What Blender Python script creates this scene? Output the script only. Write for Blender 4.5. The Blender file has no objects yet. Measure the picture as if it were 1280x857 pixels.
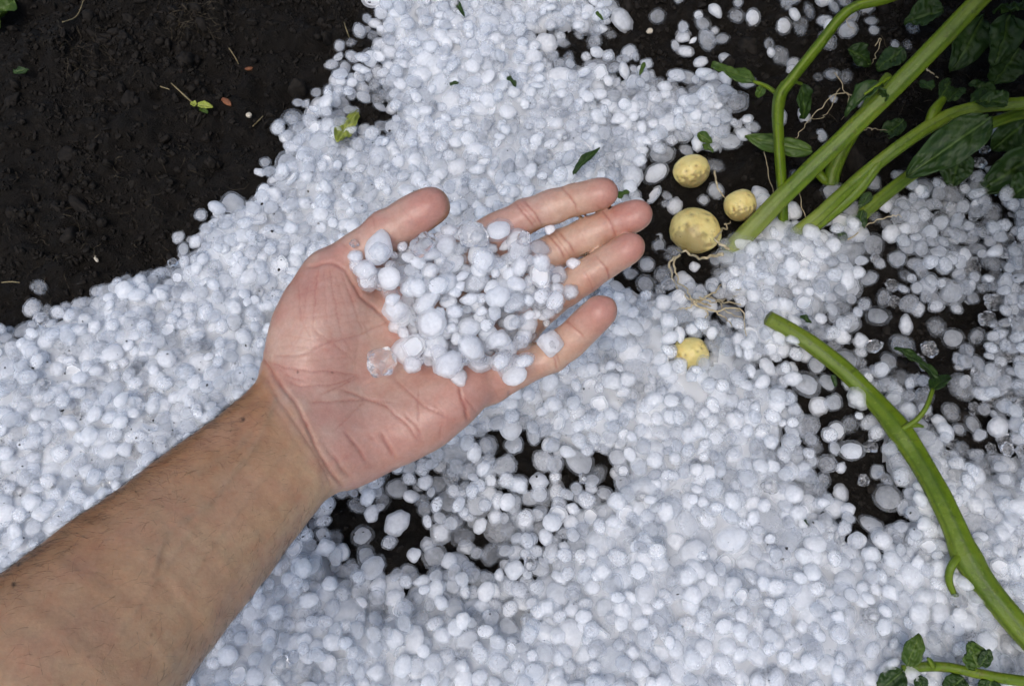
import bpy, bmesh, math, random
import numpy as np
from mathutils import Vector, Matrix, Euler

random.seed(7)
rng = np.random.default_rng(7)
S = bpy.context.scene
COL = S.collection
R = math.radians

# ------------------------------------------------------------------ camera
TILT = R(20.0); CAM_H = 0.47; CAM_Y = -0.171; LENS = 28.0
PW, PH = 1280.0, 857.0
FPX = PW * LENS / 36.0
cam_data = bpy.data.cameras.new('camera')
cam = bpy.data.objects.new('camera', cam_data); COL.objects.link(cam)
cam.location = (0, CAM_Y, CAM_H); cam.rotation_euler = (TILT, 0, 0)
cam_data.lens = LENS; cam_data.sensor_width = 36.0
cam_data.clip_start = 0.01; cam_data.clip_end = 400.0
S.camera = cam

# ------------------------------------------------------------------ light
SUN_EL, SUN_AZ = 64.0, 205.0          # azimuth clockwise from +Y (away from the camera)
world = bpy.data.worlds.new('World'); S.world = world; world.use_nodes = True
wn = world.node_tree; bg = wn.nodes['Background']
sky = wn.nodes.new('ShaderNodeTexSky'); sky.sky_type = 'NISHITA'; sky.sun_disc = False
sky.sun_elevation = R(SUN_EL); sky.sun_rotation = R(SUN_AZ)
sky.air_density = 1.0; sky.dust_density = 3.0; sky.ozone_density = 1.0
wn.links.new(sky.outputs[0], bg.inputs[0]); bg.inputs[1].default_value = 0.13
sun_d = bpy.data.lights.new('sun', 'SUN'); sun_d.energy = 1.3; sun_d.angle = R(38); sun_d.color = (1.0, 0.965, 0.92)
sun = bpy.data.objects.new('sun', sun_d); COL.objects.link(sun)
sd = Vector((math.sin(R(SUN_AZ)) * math.cos(R(SUN_EL)), math.cos(R(SUN_AZ)) * math.cos(R(SUN_EL)), math.sin(R(SUN_EL))))
sun.rotation_euler = sd.to_track_quat('Z', 'Y').to_euler(); sun.location = sd * 3
vs = S.view_settings; vs.view_transform = 'Standard'; vs.look = 'None'; vs.exposure = 0.29; vs.gamma = 1.0
vs.use_curve_mapping = False
S.render.engine = 'CYCLES'
cy = S.cycles; cy.max_bounces = 12; cy.diffuse_bounces = 12; cy.transmission_bounces = 12; cy.glossy_bounces = 4
cy.transparent_max_bounces = 8; cy.caustics_reflective = False; cy.caustics_refractive = True; cy.blur_glossy = 0.5
cy.use_denoising = True; cy.use_adaptive_sampling = True; cy.adaptive_threshold = .05; cy.adaptive_min_samples = 20; cy.sample_clamp_indirect = 6.0

# ------------------------------------------------------------------ helpers
CT, ST = math.cos(TILT), math.sin(TILT)
def cam2world(p):
    """camera frame (x right, y up, z towards the lens; metres) to world, an N x 3 array; rigid"""
    p = np.asarray(p, float)
    return np.stack([p[..., 0], CAM_Y + p[..., 1] * CT - p[..., 2] * ST, CAM_H + p[..., 1] * ST + p[..., 2] * CT], -1)
def world2px(p):
    p = np.asarray(p, float)
    x = p[..., 0]; dy = p[..., 1] - CAM_Y; dz = p[..., 2] - CAM_H
    yc = dy * CT + dz * ST; zc = -dy * ST + dz * CT
    return PW / 2 + FPX * x / -zc, PH / 2 - FPX * yc / -zc, -zc
def at(px, py, z=0.0):
    """the point of the level plane at height z seen at a photograph pixel"""
    xc = (px - PW / 2) / FPX; yc = -(py - PH / 2) / FPX
    d = np.array([xc, yc * CT + ST, yc * ST - CT])
    t = (z - CAM_H) / d[2]
    return np.array([0, CAM_Y, CAM_H]) + d * t

def _hash(ix, iy, iz, seed):
    h = (ix * 374761393 + iy * 668265263 + iz * 2147483647 + seed * 974634777) & 0xffffffff
    h = ((h ^ (h >> 13)) * 1274126177) & 0xffffffff
    h = h ^ (h >> 16)
    return (h & 0xffff) / 32767.5 - 1.0
def vnoise(p, seed=0):
    """smooth value noise in about -1..1, p N x 3 (or N x 2)"""
    p = np.asarray(p, float)
    if p.shape[-1] == 2: p = np.concatenate([p, np.zeros(p.shape[:-1] + (1,))], -1)
    i = np.floor(p).astype(np.int64); f = p - i; f = f * f * f * (f * (f * 6 - 15) + 10)
    out = 0
    for dx in (0, 1):
        wx = f[..., 0] if dx else 1 - f[..., 0]
        for dy in (0, 1):
            wy = f[..., 1] if dy else 1 - f[..., 1]
            for dz in (0, 1):
                wz = f[..., 2] if dz else 1 - f[..., 2]
                out = out + wx * wy * wz * _hash(i[..., 0] + dx, i[..., 1] + dy, i[..., 2] + dz, seed)
    return out
def fbm(p, octs=4, seed=0, gain=.5):
    a, s, out = 1.0, 0.0, 0
    p = np.asarray(p, float)
    for o in range(octs):
        out = out + a * vnoise(p * 2.03 ** o + 17.3 * o, seed + o); s += a; a *= gain
    return out / s
def sstep(a, b, x):
    t = np.clip((x - a) / (b - a), 0, 1); return t * t * (3 - 2 * t)

def mesh_from(name, verts, faces, smooth=True):
    """verts N x 3; faces a list of tuples or an M x 3 / M x 4 int array"""
    me = bpy.data.meshes.new(name)
    v = np.asarray(verts, np.float32)
    if isinstance(faces, np.ndarray):
        k = faces.shape[1]; m = len(faces)
        me.vertices.add(len(v)); me.vertices.foreach_set('co', v.ravel())
        me.loops.add(m * k); me.loops.foreach_set('vertex_index', faces.astype(np.int32).ravel())
        me.polygons.add(m); me.polygons.foreach_set('loop_start', np.arange(0, m * k, k, dtype=np.int32))
        me.update(calc_edges=True)
    else:
        me.from_pydata([tuple(map(float, q)) for q in v], [], faces); me.update()
    if smooth: me.polygons.foreach_set('use_smooth', np.ones(len(me.polygons), bool))
    return me
def obj(name, me, mats=None, parent=None, loc=None, rot=None, scale=None):
    o = bpy.data.objects.new(name, me); COL.objects.link(o)
    if mats is not None and me is not None and len(me.materials) == 0:
        for m in (mats if isinstance(mats, (list, tuple)) else [mats]): me.materials.append(m)
    if parent: o.parent = parent
    if loc is not None: o.location = loc
    if rot is not None: o.rotation_euler = rot
    if scale is not None: o.scale = scale
    return o
def tag(o, label, cat, group=None, kind=None):
    o['label'] = label
    if cat: o['category'] = cat
    if group: o['group'] = group
    if kind: o['kind'] = kind
    return o
def empty(name, loc):
    o = bpy.data.objects.new(name, None); COL.objects.link(o); o.location = loc; o.empty_display_size = .02
    return o
def point_attr(me, name, arr, typ='FLOAT'):
    a = me.attributes.new(name, typ, 'POINT')
    key = {'FLOAT': 'value', 'INT': 'value', 'FLOAT_VECTOR': 'vector', 'FLOAT_COLOR': 'color'}[typ]
    a.data.foreach_set(key, np.ascontiguousarray(arr, np.int32 if typ == 'INT' else np.float32).ravel())

# ------------------------------------------------------------------ materials
class NT:
    def __init__(s, name):
        s.m = bpy.data.materials.new(name); s.m.use_nodes = True; s.t = s.m.node_tree
        s.bsdf = s.t.nodes['Principled BSDF']; s.out = s.t.nodes['Material Output']
    def n(s, typ, **kw):
        nd = s.t.nodes.new('ShaderNode' + typ)
        for k, v in kw.items(): setattr(nd, k, v)
        return nd
    def l(s, a, b): s.t.links.new(a, b)
    def set(s, **kw):
        for k, v in kw.items(): s.bsdf.inputs[k.replace('_', ' ')].default_value = v
    def coord(s, which='Object'): return s.n('TexCoord').outputs[which]
    def noise(s, scale, detail=4, rough=.55, vec=None, out='Fac'):
        nd = s.n('TexNoise'); nd.inputs['Scale'].default_value = scale; nd.inputs['Detail'].default_value = detail
        nd.inputs['Roughness'].default_value = rough
        s.l(vec if vec is not None else s.coord(), nd.inputs['Vector']); return nd.outputs[out]
    def ramp(s, fac, stops, interp='LINEAR'):
        nd = s.n('ValToRGB'); cr = nd.color_ramp; cr.interpolation = interp
        while len(cr.elements) < len(stops): cr.elements.new(.5)
        for e, (p, c) in zip(cr.elements, stops): e.position = p; e.color = (*c, 1) if len(c) == 3 else c
        s.l(fac, nd.inputs[0]); return nd.outputs[0]
    def mix(s, fac, a, b, typ='MIX'):
        nd = s.n('Mix', data_type='RGBA', blend_type=typ)
        for sock, v in ((nd.inputs[0], fac), (nd.inputs[6], a), (nd.inputs[7], b)):
            if hasattr(v, 'links'): s.l(v, sock)
            else: sock.default_value = (*v, 1) if isinstance(v, tuple) and len(v) == 3 else v
        return nd.outputs[2]
    def math(s, op, a, b=0.0, c=0.0):
        nd = s.n('Math', operation=op)
        for sock, v in zip(nd.inputs, (a, b, c)):
            if hasattr(v, 'links'): s.l(v, sock)
            else: sock.default_value = v
        return nd.outputs[0]
    def bump(s, h, dist, strength=1.0, prev=None):
        nd = s.n('Bump'); nd.inputs['Distance'].default_value = dist; nd.inputs['Strength'].default_value = strength
        s.l(h, nd.inputs['Height'])
        if prev is not None: s.l(prev, nd.inputs['Normal'])
        return nd.outputs[0]
    def attr(s, name, out='Fac'):
        nd = s.n('Attribute'); nd.attribute_name = name; return nd.outputs[out]

def mat_soil():
    m = NT('soil_wet_black')
    c = m.noise(140, 8, .75); c2 = m.noise(9, 3)
    col = m.ramp(c, [(.3, (.0036, .0028, .0020)), (.55, (.0125, .0098, .0070)), (.74, (.032, .0245, .0168))])
    col = m.mix(m.math('MULTIPLY', c2, .55), col, (.0078, .0062, .0047))
    m.l(col, m.bsdf.inputs['Base Color'])
    r = m.ramp(m.noise(120, 3), [(.35, (.42,) * 3), (.65, (.85,) * 3)]); m.l(r, m.bsdf.inputs['Roughness'])
    b = m.bump(m.noise(330, 7, .8), .0030, 1.0); b = m.bump(m.noise(1100, 3), .0008, .9, b)
    m.l(b, m.bsdf.inputs['Normal'])
    m.set(Specular_IOR_Level=.16)
    return m.m
def ice_body(name, c1, c2, opacity, spread, rough, spec):
    """milky ice: scatters part of the light both ways and lets the rest straight through; stones are nested layers of it"""
    m = NT(name)
    oi = m.n('ObjectInfo').outputs['Random']
    col = m.mix(oi, c1, c2)
    m.l(col, m.bsdf.inputs['Base Color']); m.set(Roughness=rough, IOR=1.31, Specular_IOR_Level=spec)
    nb = m.bump(m.noise(1.8, 2), .0006, .08); m.l(nb, m.bsdf.inputs['Normal'])
    tl = m.n('BsdfTranslucent'); m.l(col, tl.inputs[0])
    mx = m.n('MixShader'); mx.inputs[0].default_value = .62
    m.l(m.bsdf.outputs[0], mx.inputs[1]); m.l(tl.outputs[0], mx.inputs[2])
    if opacity > 1:
        m.l(mx.outputs[0], m.out.inputs[0]); return m.m
    tr = m.n('BsdfTransparent'); tr.inputs[0].default_value = (.978, .986, .998, 1); al = m.n('MixShader')
    f = m.math('FRACT', m.math('MULTIPLY', oi, 7.31)); cl = m.noise(1.7, 3, .6)
    op = m.math('ADD', m.math('MULTIPLY_ADD', f, spread, opacity - spread / 2), m.math('MULTIPLY_ADD', cl, .5, -.25)); op = m.math('MINIMUM', m.math('MAXIMUM', op, .05), 1.0)
    m.l(op, al.inputs[0]); m.l(tr.outputs[0], al.inputs[1]); m.l(mx.outputs[0], al.inputs[2]); m.l(al.outputs[0], m.out.inputs[0])
    return m.m
def mat_ice_cloudy(): return ice_body('ice_milky', (.955, .966, .978), (.976, .981, .987), .52, .40, .13, .8)
def mat_ice_clear():
    m = NT('ice_clear')
    m.set(Base_Color=(.985, .99, 1, 1), Roughness=.05, IOR=1.31, Transmission_Weight=1.0)
    nb = m.bump(m.noise(2.6, 3), .0012, .4); m.l(nb, m.bsdf.inputs['Normal'])
    milk = m.n('BsdfTranslucent'); milk.inputs[0].default_value = (.97, .98, .99, 1)
    dif = m.n('BsdfDiffuse'); dif.inputs[0].default_value = (.97, .98, .99, 1); ms = m.n('MixShader'); ms.inputs[0].default_value = .5
    m.l(milk.outputs[0], ms.inputs[1]); m.l(dif.outputs[0], ms.inputs[2])
    fac = m.ramp(m.noise(2.3, 4, .65), [(.42, (.03,) * 3), (.70, (.38,) * 3)])
    mx = m.n('MixShader'); m.l(fac, mx.inputs[0]); m.l(m.bsdf.outputs[0], mx.inputs[1]); m.l(ms.outputs[0], mx.inputs[2]); m.l(mx.outputs[0], m.out.inputs[0])
    return m.m
def mat_ice_core(): return ice_body('ice_core', (.96, .97, .982), (.982, .986, .99), 1.3, 0, .6, .1)
def mat_ice_rim(): return ice_body('ice_rim', (.95, .965, .98), (.98, .985, .99), .22, .16, .15, 1.0)
def mat_ice_haze(): return ice_body('ice_haze', (.93, .95, .972), (.968, .977, .988), .17, .2, .10, 1.0)
def mat_ice_haze_core(): return ice_body('ice_haze_core', (.945, .96, .978), (.975, .98, .988), .46, .6, .5, .2)
def mat_ice_packed(): return ice_body('ice_packed', (.94, .955, .97), (.94, .955, .97), 1.3, 0, .4, .2)
def mat_skin():
    m = NT('skin')
    base = m.attr('skin', 'Color')
    mott = m.ramp(m.noise(170, 5, .65), [(.28, (.46, .36, .34)), (.5, (.50, .48, .47)), (.72, (.54, .57, .58))])
    col = m.mix(.55, base, mott, 'OVERLAY')
    fine = m.ramp(m.noise(650, 3, .6), [(.3, (.43, .42, .42)), (.7, (.57, .57, .57))]); col = m.mix(.5, col, fine, 'OVERLAY')
    m.l(col, m.bsdf.inputs['Base Color'])
    m.set(Coat_Weight=.12, Coat_Roughness=.22, Roughness=.42, Subsurface_Weight=.26, Subsurface_Scale=.004, Specular_IOR_Level=.42)
    m.bsdf.inputs['Subsurface Radius'].default_value = (1.0, .36, .2)
    vor = m.n('TexVoronoi', feature='DISTANCE_TO_EDGE'); vor.inputs['Scale'].default_value = 620
    m.l(m.coord(), vor.inputs['Vector'])
    b = m.bump(vor.outputs[0], .0003, .16)
    b = m.bump(m.noise(1100, 3), .00016, .5, b)
    m.l(b, m.bsdf.inputs['Normal'])
    return m.m
def mat_plain(name, c1, c2, scale, rough=.6, bump=0, sss=0, spec=.4):
    m = NT(name)
    col = m.ramp(m.noise(scale, 5, .6), [(.35, c1), (.65, c2)]); m.l(col, m.bsdf.inputs['Base Color'])
    m.set(Roughness=rough, Specular_IOR_Level=spec)
    if sss:
        m.set(Subsurface_Weight=sss, Subsurface_Scale=.003)
    if bump: m.l(m.bump(m.noise(scale * 3, 4), bump, .7), m.bsdf.inputs['Normal'])
    return m.m
def mat_stem():
    m = NT('potato_stem_green')
    col = m.ramp(m.noise(45, 5, .65), [(.28, (.046, .084, .003)), (.5, (.086, .140, .005)), (.75, (.130, .182, .009))])
    col = m.mix(m.math('MULTIPLY', m.attr('streak'), .55), col, (.16, .215, .014))
    col = m.mix(m.math('MULTIPLY', m.attr('groove'), .6), col, (.030, .062, .006))
    col = m.mix(m.attr('pale'), col, (.30, .31, .09))
    sp = m.ramp(m.noise(230, 3, .6), [(.60, (0, 0, 0)), (.70, (1, 1, 1))])
    col = m.mix(m.math('MULTIPLY', sp, .6), col, (.035, .05, .010))
    lt = m.ramp(m.noise(520, 2), [(.62, (0, 0, 0)), (.72, (1, 1, 1))]); col = m.mix(m.math('MULTIPLY', lt, .35), col, (.19, .25, .04))
    m.l(col, m.bsdf.inputs['Base Color']); sc = m.ramp(m.noise(85, 6, .7), [(.63, (0, 0, 0)), (.70, (1, 1, 1))]); col = m.mix(m.math('MULTIPLY', sc, .7), col, (.105, .10, .022)); m.l(col, m.bsdf.inputs['Base Color'])
    m.set(Roughness=.42, Subsurface_Weight=.08, Subsurface_Scale=.0015, Specular_IOR_Level=.26)
    b = m.bump(m.noise(160, 4), .0010, .5); m.l(m.bump(m.noise(700, 3), .0003, .6, b), m.bsdf.inputs['Normal'])
    return m.m
def mat_leaf(name, c1, c2, vein, rough=.5):
    m = NT(name)
    col = m.ramp(m.noise(70, 5, .6), [(.3, c1), (.7, c2)])
    v = m.attr('vein'); col = m.mix(m.math('MULTIPLY', v, .95), col, vein)
    spots = m.ramp(m.noise(330, 2, .5), [(.68, (0, 0, 0)), (.73, (1, 1, 1))])
    col = m.mix(m.math('MULTIPLY', spots, .25), col, (.03, .035, .012))
    m.l(col, m.bsdf.inputs['Base Color']); m.set(Roughness=rough, Specular_IOR_Level=.4)
    m.l(m.bump(m.noise(420, 3), .0005, .7), m.bsdf.inputs['Normal'])
    tl = m.n('BsdfTranslucent'); m.l(col, tl.inputs[0])
    mx = m.n('MixShader'); mx.inputs[0].default_value = .25
    m.l(m.bsdf.outputs[0], mx.inputs[1]); m.l(tl.outputs[0], mx.inputs[2]); m.l(mx.outputs[0], m.out.inputs[0])
    return m.m
def mat_potato():
    m = NT('potato_skin')
    col = m.ramp(m.noise(90, 6, .65), [(.25, (.50, .37, .11)), (.5, (.66, .54, .20)), (.75, (.71, .62, .29))])
    dirt = m.ramp(m.noise(330, 5, .7), [(.60, (0, 0, 0)), (.70, (1, 1, 1))])
    col = m.mix(m.math('MULTIPLY', dirt, .55), col, (.16, .09, .035))
    e = m.attr('dirt'); col = m.mix(e, col, (.10, .055, .022))
    m.l(col, m.bsdf.inputs['Base Color']); m.set(Roughness=.45, Subsurface_Weight=.15, Subsurface_Scale=.003)
    m.l(m.bump(m.noise(500, 4), .0004, .6), m.bsdf.inputs['Normal'])
    return m.m

M = dict(soil=mat_soil(), milky=mat_ice_cloudy(), clear=mat_ice_clear(), core=mat_ice_core(), packed=mat_ice_packed(), rim=mat_ice_rim(), haze=mat_ice_haze(), haze_core=mat_ice_haze_core(), skin=mat_skin(),
         stem=mat_stem(), potato=mat_potato(),
         leaf=mat_leaf('leaf_green', (.012, .036, .005), (.030, .068, .010), (.085, .15, .025), .5),
         leaf_light=mat_leaf('leaf_light_green', (.034, .080, .008), (.075, .13, .014), (.13, .20, .035)),
         leaf_yellow=mat_leaf('leaf_yellow_green', (.27, .33, .04), (.40, .44, .08), (.46, .50, .16)),
         crumb=mat_plain('soil_crumb', (.0045, .0036, .0028), (.017, .0135, .0100), 2.5, .8, 0, 0, .2),
         root=mat_plain('pale_root', (.34, .27, .15), (.55, .47, .31), 300, .6, .0003),
         dryroot=mat_plain('dry_rootlet', (.035, .027, .016), (.09, .07, .042), 200, .7),
         straw=mat_plain('straw', (.17, .13, .06), (.28, .23, .12), 200, .6),
         bark=mat_plain('wood_chip', (.12, .04, .016), (.22, .085, .035), 200, .7, .0005),
         pebble=mat_plain('pale_pebble', (.42, .37, .28), (.6, .55, .45), 120, .6, .0004),
         hair=mat_plain('dark_hair', (.02, .014, .01), (.05, .034, .022), 60, .45))

# ------------------------------------------------------------------ where hail lies (outlines in photograph pixels, laid on the level ground)
def poly_sd(px, py, poly):
    """signed distance in pixels to a polygon, negative inside"""
    P = np.asarray(poly, float); d = np.full(px.shape, 1e18); inside = np.zeros(px.shape, bool)
    for i in range(len(P)):
        a, b = P[i], P[(i + 1) % len(P)]
        ex, ey = b - a; wx, wy = px - a[0], py - a[1]
        t = np.clip((wx * ex + wy * ey) / (ex * ex + ey * ey), 0, 1)
        d = np.minimum(d, (wx - ex * t) ** 2 + (wy - ey * t) ** 2)
        c = ((a[1] <= py) & (b[1] > py)) | ((b[1] <= py) & (a[1] > py))
        xs = a[0] + (py - a[1]) / (ey if abs(ey) > 1e-9 else 1e-9) * ex
        inside ^= c & (px < xs)
    return np.where(inside, -np.sqrt(d), np.sqrt(d))
BANK = [(-900, -900), (520, -900), (490, -200), (467, 0), (472, 30), (450, 60), (412, 78), (400, 105), (386, 135), (366, 172), (343, 203),
        (320, 236), (293, 264), (250, 302), (205, 333), (150, 362), (105, 388), (55, 405), (15, 428), (-60, 458), (-300, 560), (-900, 760)]
BARE_TOP = [(655, 55), (735, 58), (770, 30), (742, 5), (760, -900), (2200, -900), (2200, 130), (1300, 228), (1200, 222), (1128, 246), (1085, 268), (1040, 290), (985, 280),
            (935, 285), (905, 300), (880, 330), (845, 330), (800, 345), (775, 325), (800, 300), (830, 250), (800, 215), (850, 195), (915, 205), (925, 165), (905, 118), (860, 104), (800, 78), (700, 74)]
HOLES = [  # px, py, radius x, radius y, strength
    (470, 156, 34, 27, 1.15), (655, 572, 62, 34, .95), (487, 690, 58, 44, .85), (425, 655, 40, 26, .6), (640, 545, 40, 20, .8),
    (1085, 640, 52, 56, 1), (1055, 560, 46, 60, .55), (1000, 480, 40, 60, .45), (1090, 350, 34, 60, .95), (1120, 430, 44, 56, 1), (1175, 500, 36, 54, .95), (1215, 555, 34, 44, .8),
    (800, 350, 60, 28, .9), (870, 350, 50, 30, .85), (905, 395, 36, 30, .9), (820, 260, 34, 50, .55), (740, 590, 40, 30, .6), (690, 590, 40, 28, .9),
    (940, 460, 40, 30, .4), (520, 590, 70, 22, .35), (740, 350, 60, 50, .3), (30, 690, 1, 1, 0)]
PATCHES = [(700, 28, 60, 36, .55), (860, 45, 46, 20, .45), (1005, 25, 46, 34, .45), (970, 75, 22, 26, .28), (1200, 205, 40, 36, .6), (760, 40, 40, 24, .3), (900, 190, 26, 40, .5),
           (850, 260, 60, 60, .42), (870, 330, 60, 40, .32), (1015, 325, 62, 40, .95), (950, 345, 50, 40, .85), (955, 240, 20, 26, .12), (1130, 20, 40, 60, .05), (660, 20, 40, 30, .4), (620, -30, 60, 40, .6)]
def hail_cover(px, py):
    """0 bare soil .. 1 deep drift"""
    n = vnoise(np.stack([px, py], -1) / 42.0, 11) * 16 + vnoise(np.stack([px, py], -1) / 15.0, 12) * 9
    c = sstep(-14, 26, poly_sd(px, py, BANK) + n * .8)
    c = c * sstep(-12, 24, poly_sd(px, py, BARE_TOP) + n)
    thin = np.exp(-(((px - 560) / 190) ** 2 + ((py - 655) / 95) ** 2)) * .42 + np.exp(-(((px - 1040) / 60) ** 2 + ((py - 500) / 130) ** 2)) * .45 + np.exp(-(((px - 1200) / 110) ** 2 + ((py - 380) / 190) ** 2)) * .42 + np.exp(-(((px - 780) / 60) ** 2 + ((py - 130) / 70) ** 2)) * .2 + np.exp(-(((px - 440) / 60) ** 2 + ((py - 100) / 70) ** 2)) * .3
    c = c * (1 - np.clip(thin + .10 * vnoise(np.stack([px, py], -1) / 70.0, 13), 0, .6))
    for (x, y, rx, ry, s) in HOLES:
        q = np.hypot((px - x) / rx, (py - y) / ry) + n / 60.0
        c = c * (1 - .82 * s * (1 - sstep(.22, 1.22, q)))
    for (x, y, rx, ry, s) in PATCHES:
        q = np.hypot((px - x) / rx, (py - y) / ry) + n / 50.0
        c = np.maximum(c, s * (1 - sstep(.6, 1.1, q)))
    near = sstep(-10, 30, poly_sd(px, py, BANK)) * sstep(760, 820, px) * sstep(1130, 1060, px) * sstep(-60, 0, py)
    c = np.maximum(c, .07 * near * (n > -4))
    c = np.where((py > 320) & (px > 380), np.maximum(c, .24 + .012 * n), c)
    return c
def bank_depth(px, py): return np.clip(-poly_sd(px, py, BANK), 0, 900)

# ------------------------------------------------------------------ soil
def soil_coarse(x, y):
    px, py, _ = world2px(np.stack([x, y, np.zeros_like(x)], -1))
    px = np.clip(px, -1500, 2800); py = np.clip(py, -900, 1700)
    far = np.hypot(x, y)
    h = .016 * sstep(0, 260, bank_depth(px, py)) - .010 * (hail_cover(px, py)) + .004
    return h * (1 - sstep(.7, 1.1, far))
def soil_fine(x, y):
    p = np.stack([x, y], -1)
    clod = vnoise(p * 48, 21); clod2 = vnoise(p * 120 + 3.1, 22)
    return .0085 * fbm(p * 16, 3, 20) + .0060 * np.abs(clod) + .0034 * clod2 + .0016 * fbm(p * 260, 2, 23)
GX0, GX1, GY0, GY1, GS = -.62, .62, -.36, .50, .0015
gx = np.arange(GX0, GX1, GS); gy = np.arange(GY0, GY1, GS)
# coarse part is evaluated on a 6 mm lattice and interpolated
_cx = np.arange(GX0 - .012, GX1 + .02, .006); _cy = np.arange(GY0 - .012, GY1 + .02, .006)
_CX, _CY = np.meshgrid(_cx, _cy, indexing='ij')
_COVPX = world2px(np.stack([_CX, _CY, 0 * _CX], -1))
COARSE = soil_coarse(_CX, _CY)
COVER = hail_cover(_COVPX[0], _COVPX[1])
_en = .05 * vnoise(np.stack([_CX, _CY], -1) * 14, 98) + .02 * vnoise(np.stack([_CX, _CY], -1) * 45, 99)
COVER = COVER * sstep(.47, .36, _CY + _en) * sstep(.59, .50, np.abs(_CX) + _en) * sstep(-.335, -.285, _CY + _en * .5)      # the drift thins out well outside the picture
def lattice(A, x, y):
    fx = np.clip((x - _cx[0]) / .006, 0, len(_cx) - 1.001); fy = np.clip((y - _cy[0]) / .006, 0, len(_cy) - 1.001)
    i = fx.astype(int); j = fy.astype(int); u = fx - i; v = fy - j
    return (A[i, j] * (1 - u) + A[i + 1, j] * u) * (1 - v) + (A[i, j + 1] * (1 - u) + A[i + 1, j + 1] * u) * v
def soil_h(x, y):
    x = np.asarray(x, float); y = np.asarray(y, float)
    inside = sstep(0, .04, np.minimum(np.minimum(x - GX0, GX1 - x), np.minimum(y - GY0, GY1 - y)))
    return lattice(COARSE, x, y) * inside + soil_fine(x, y)

def build_soil():
    def axis(lo, hi, step, reach):
        core = list(np.arange(lo, hi, step)); s = step; a = lo; b = core[-1]
        pre, post = [], []
        while b < reach: s *= 1.28; a -= s; b += s; pre.append(a); post.append(b)
        return np.array(pre[::-1] + core + post)
    ax = axis(-.56, .56, .0022, 120); ay = axis(-.30, .46, .0022, 120)
    X, Y = np.meshgrid(ax, ay, indexing='ij')
    Z = soil_h(X, Y); nx, ny = X.shape
    idx = np.arange(nx * ny).reshape(nx, ny)
    f = np.stack([idx[:-1, :-1], idx[1:, :-1], idx[1:, 1:], idx[:-1, 1:]], -1).reshape(-1, 4)
    o = obj('ground', mesh_from('ground', np.stack([X, Y, Z], -1).reshape(-1, 3), f), M['soil'])
    o['kind'] = 'structure'
    return o
build_soil()

# ------------------------------------------------------------------ hailstone shapes (unit radius)
def ico(sub):
    bm = bmesh.new(); bmesh.ops.create_icosphere(bm, subdivisions=sub, radius=1)
    bm.verts.ensure_lookup_table()
    v = np.array([q.co[:] for q in bm.verts]); f = np.array([[q.index for q in p.verts] for p in bm.faces]); bm.free()
    return v, f
ICO3, ICO3F = ico(4); ICO2, ICO2F = ico(3); ICO4, ICO4F = ico(5)
_NEAR = np.array([int(np.argmax(ICO3 @ q)) for q in ICO2])
def _shrink(v, s): c = v.mean(0); return c + (v[_NEAR] - c) * s
def stone_shape(kind, k):
    """returns vertices, faces, material index per face (0 outer, 1 core)"""
    r = np.random.default_rng(100 + 31 * k + {'milky': 0, 'cone': 1, 'shell': 2, 'bowl': 3, 'clear': 4, 'disc': 5, 'haze': 6}[kind])
    v, f = ICO3.copy(), ICO3F
    sq = np.array([1.06, r.uniform(.80, 1.02), r.uniform(.50, .72)])
    off = r.uniform(0, 50, 3)
    lump = r.uniform(.07, .16)
    if kind == 'disc': sq = np.array([1.1, r.uniform(.85, 1.05), r.uniform(.34, .48)])
    if kind == 'cone':
        z = v[:, 0]; w = .66 + .34 * sstep(-1, .5, z); v = v * np.stack([np.ones_like(w) * 1.08, w, w], -1); lump = .07
    if kind == 'bowl':
        z = v[:, 2]; cut = r.uniform(-.1, .25)
        dish = np.clip(z - cut, 0, None); v[:, 2] = np.where(z > cut, cut - dish * r.uniform(.3, .75), z); lump = .08
        v[:, :2] *= 1.0 + .09 * vnoise(v * 3 + off, 5)[:, None]
    if kind == 'clear': lump = .13
    if kind == 'shell': lump = .10
    d = 1 + lump * vnoise(v * 1.5 + off, 1) + lump * .5 * vnoise(v * 3.6 + off, 2)
    if kind == 'clear':                      # a cluster of small fused knobs
        d = d * .74; sq = np.array([1, r.uniform(.75, .95), r.uniform(.5, .7)])
        for _ in range(18):
            q = r.normal(size=3); q /= np.linalg.norm(q); ang = np.arccos(np.clip(v @ q / np.linalg.norm(v, axis=1), -1, 1)); d = np.maximum(d, .74 + r.uniform(.12, .30) * np.exp(-(ang / r.uniform(.30, .46)) ** 2))
    v = v * d[:, None] * sq
    if kind in ('milky', 'shell', 'cone', 'haze'):   # flattened contact facets
        for _ in range(1 + k % 3):
            n = r.normal(size=3); n /= np.linalg.norm(n); h = v @ n; v = v - np.outer(np.clip(h - r.uniform(.62, .84), 0, None) * .7, n)
    core = None
    if kind == 'shell':
        s = r.uniform(.74, .88); c = ICO2 * (1 + .12 * vnoise(ICO2 * 2 + off, 7))[:, None] * sq * s
        c = c + np.array([r.uniform(-.1, .1), r.uniform(-.1, .1), r.uniform(-.06, .06)]) * (1 - s)
        core = c
    if kind == 'clear' and k == 1:
        core = ICO2 * (1 + .2 * vnoise(ICO2 * 2 + off, 7))[:, None] * sq * .34 + r.uniform(-.15, .15, 3)
    if core is None and kind != 'clear':
        core = (_shrink(v, r.uniform(.70, .82)))
    return v, f, core
STONES = [('milky', 0), ('milky', 1), ('milky', 2), ('milky', 3), ('milky', 4), ('milky', 5), ('cone', 0), ('cone', 1), ('disc', 0), ('disc', 1),
          ('shell', 0), ('shell', 1), ('shell', 2), ('bowl', 0), ('bowl', 1), ('clear', 0), ('clear', 1), ('clear', 2), ('haze', 0), ('haze', 1), ('haze', 2), ('haze', 3)]
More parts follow.
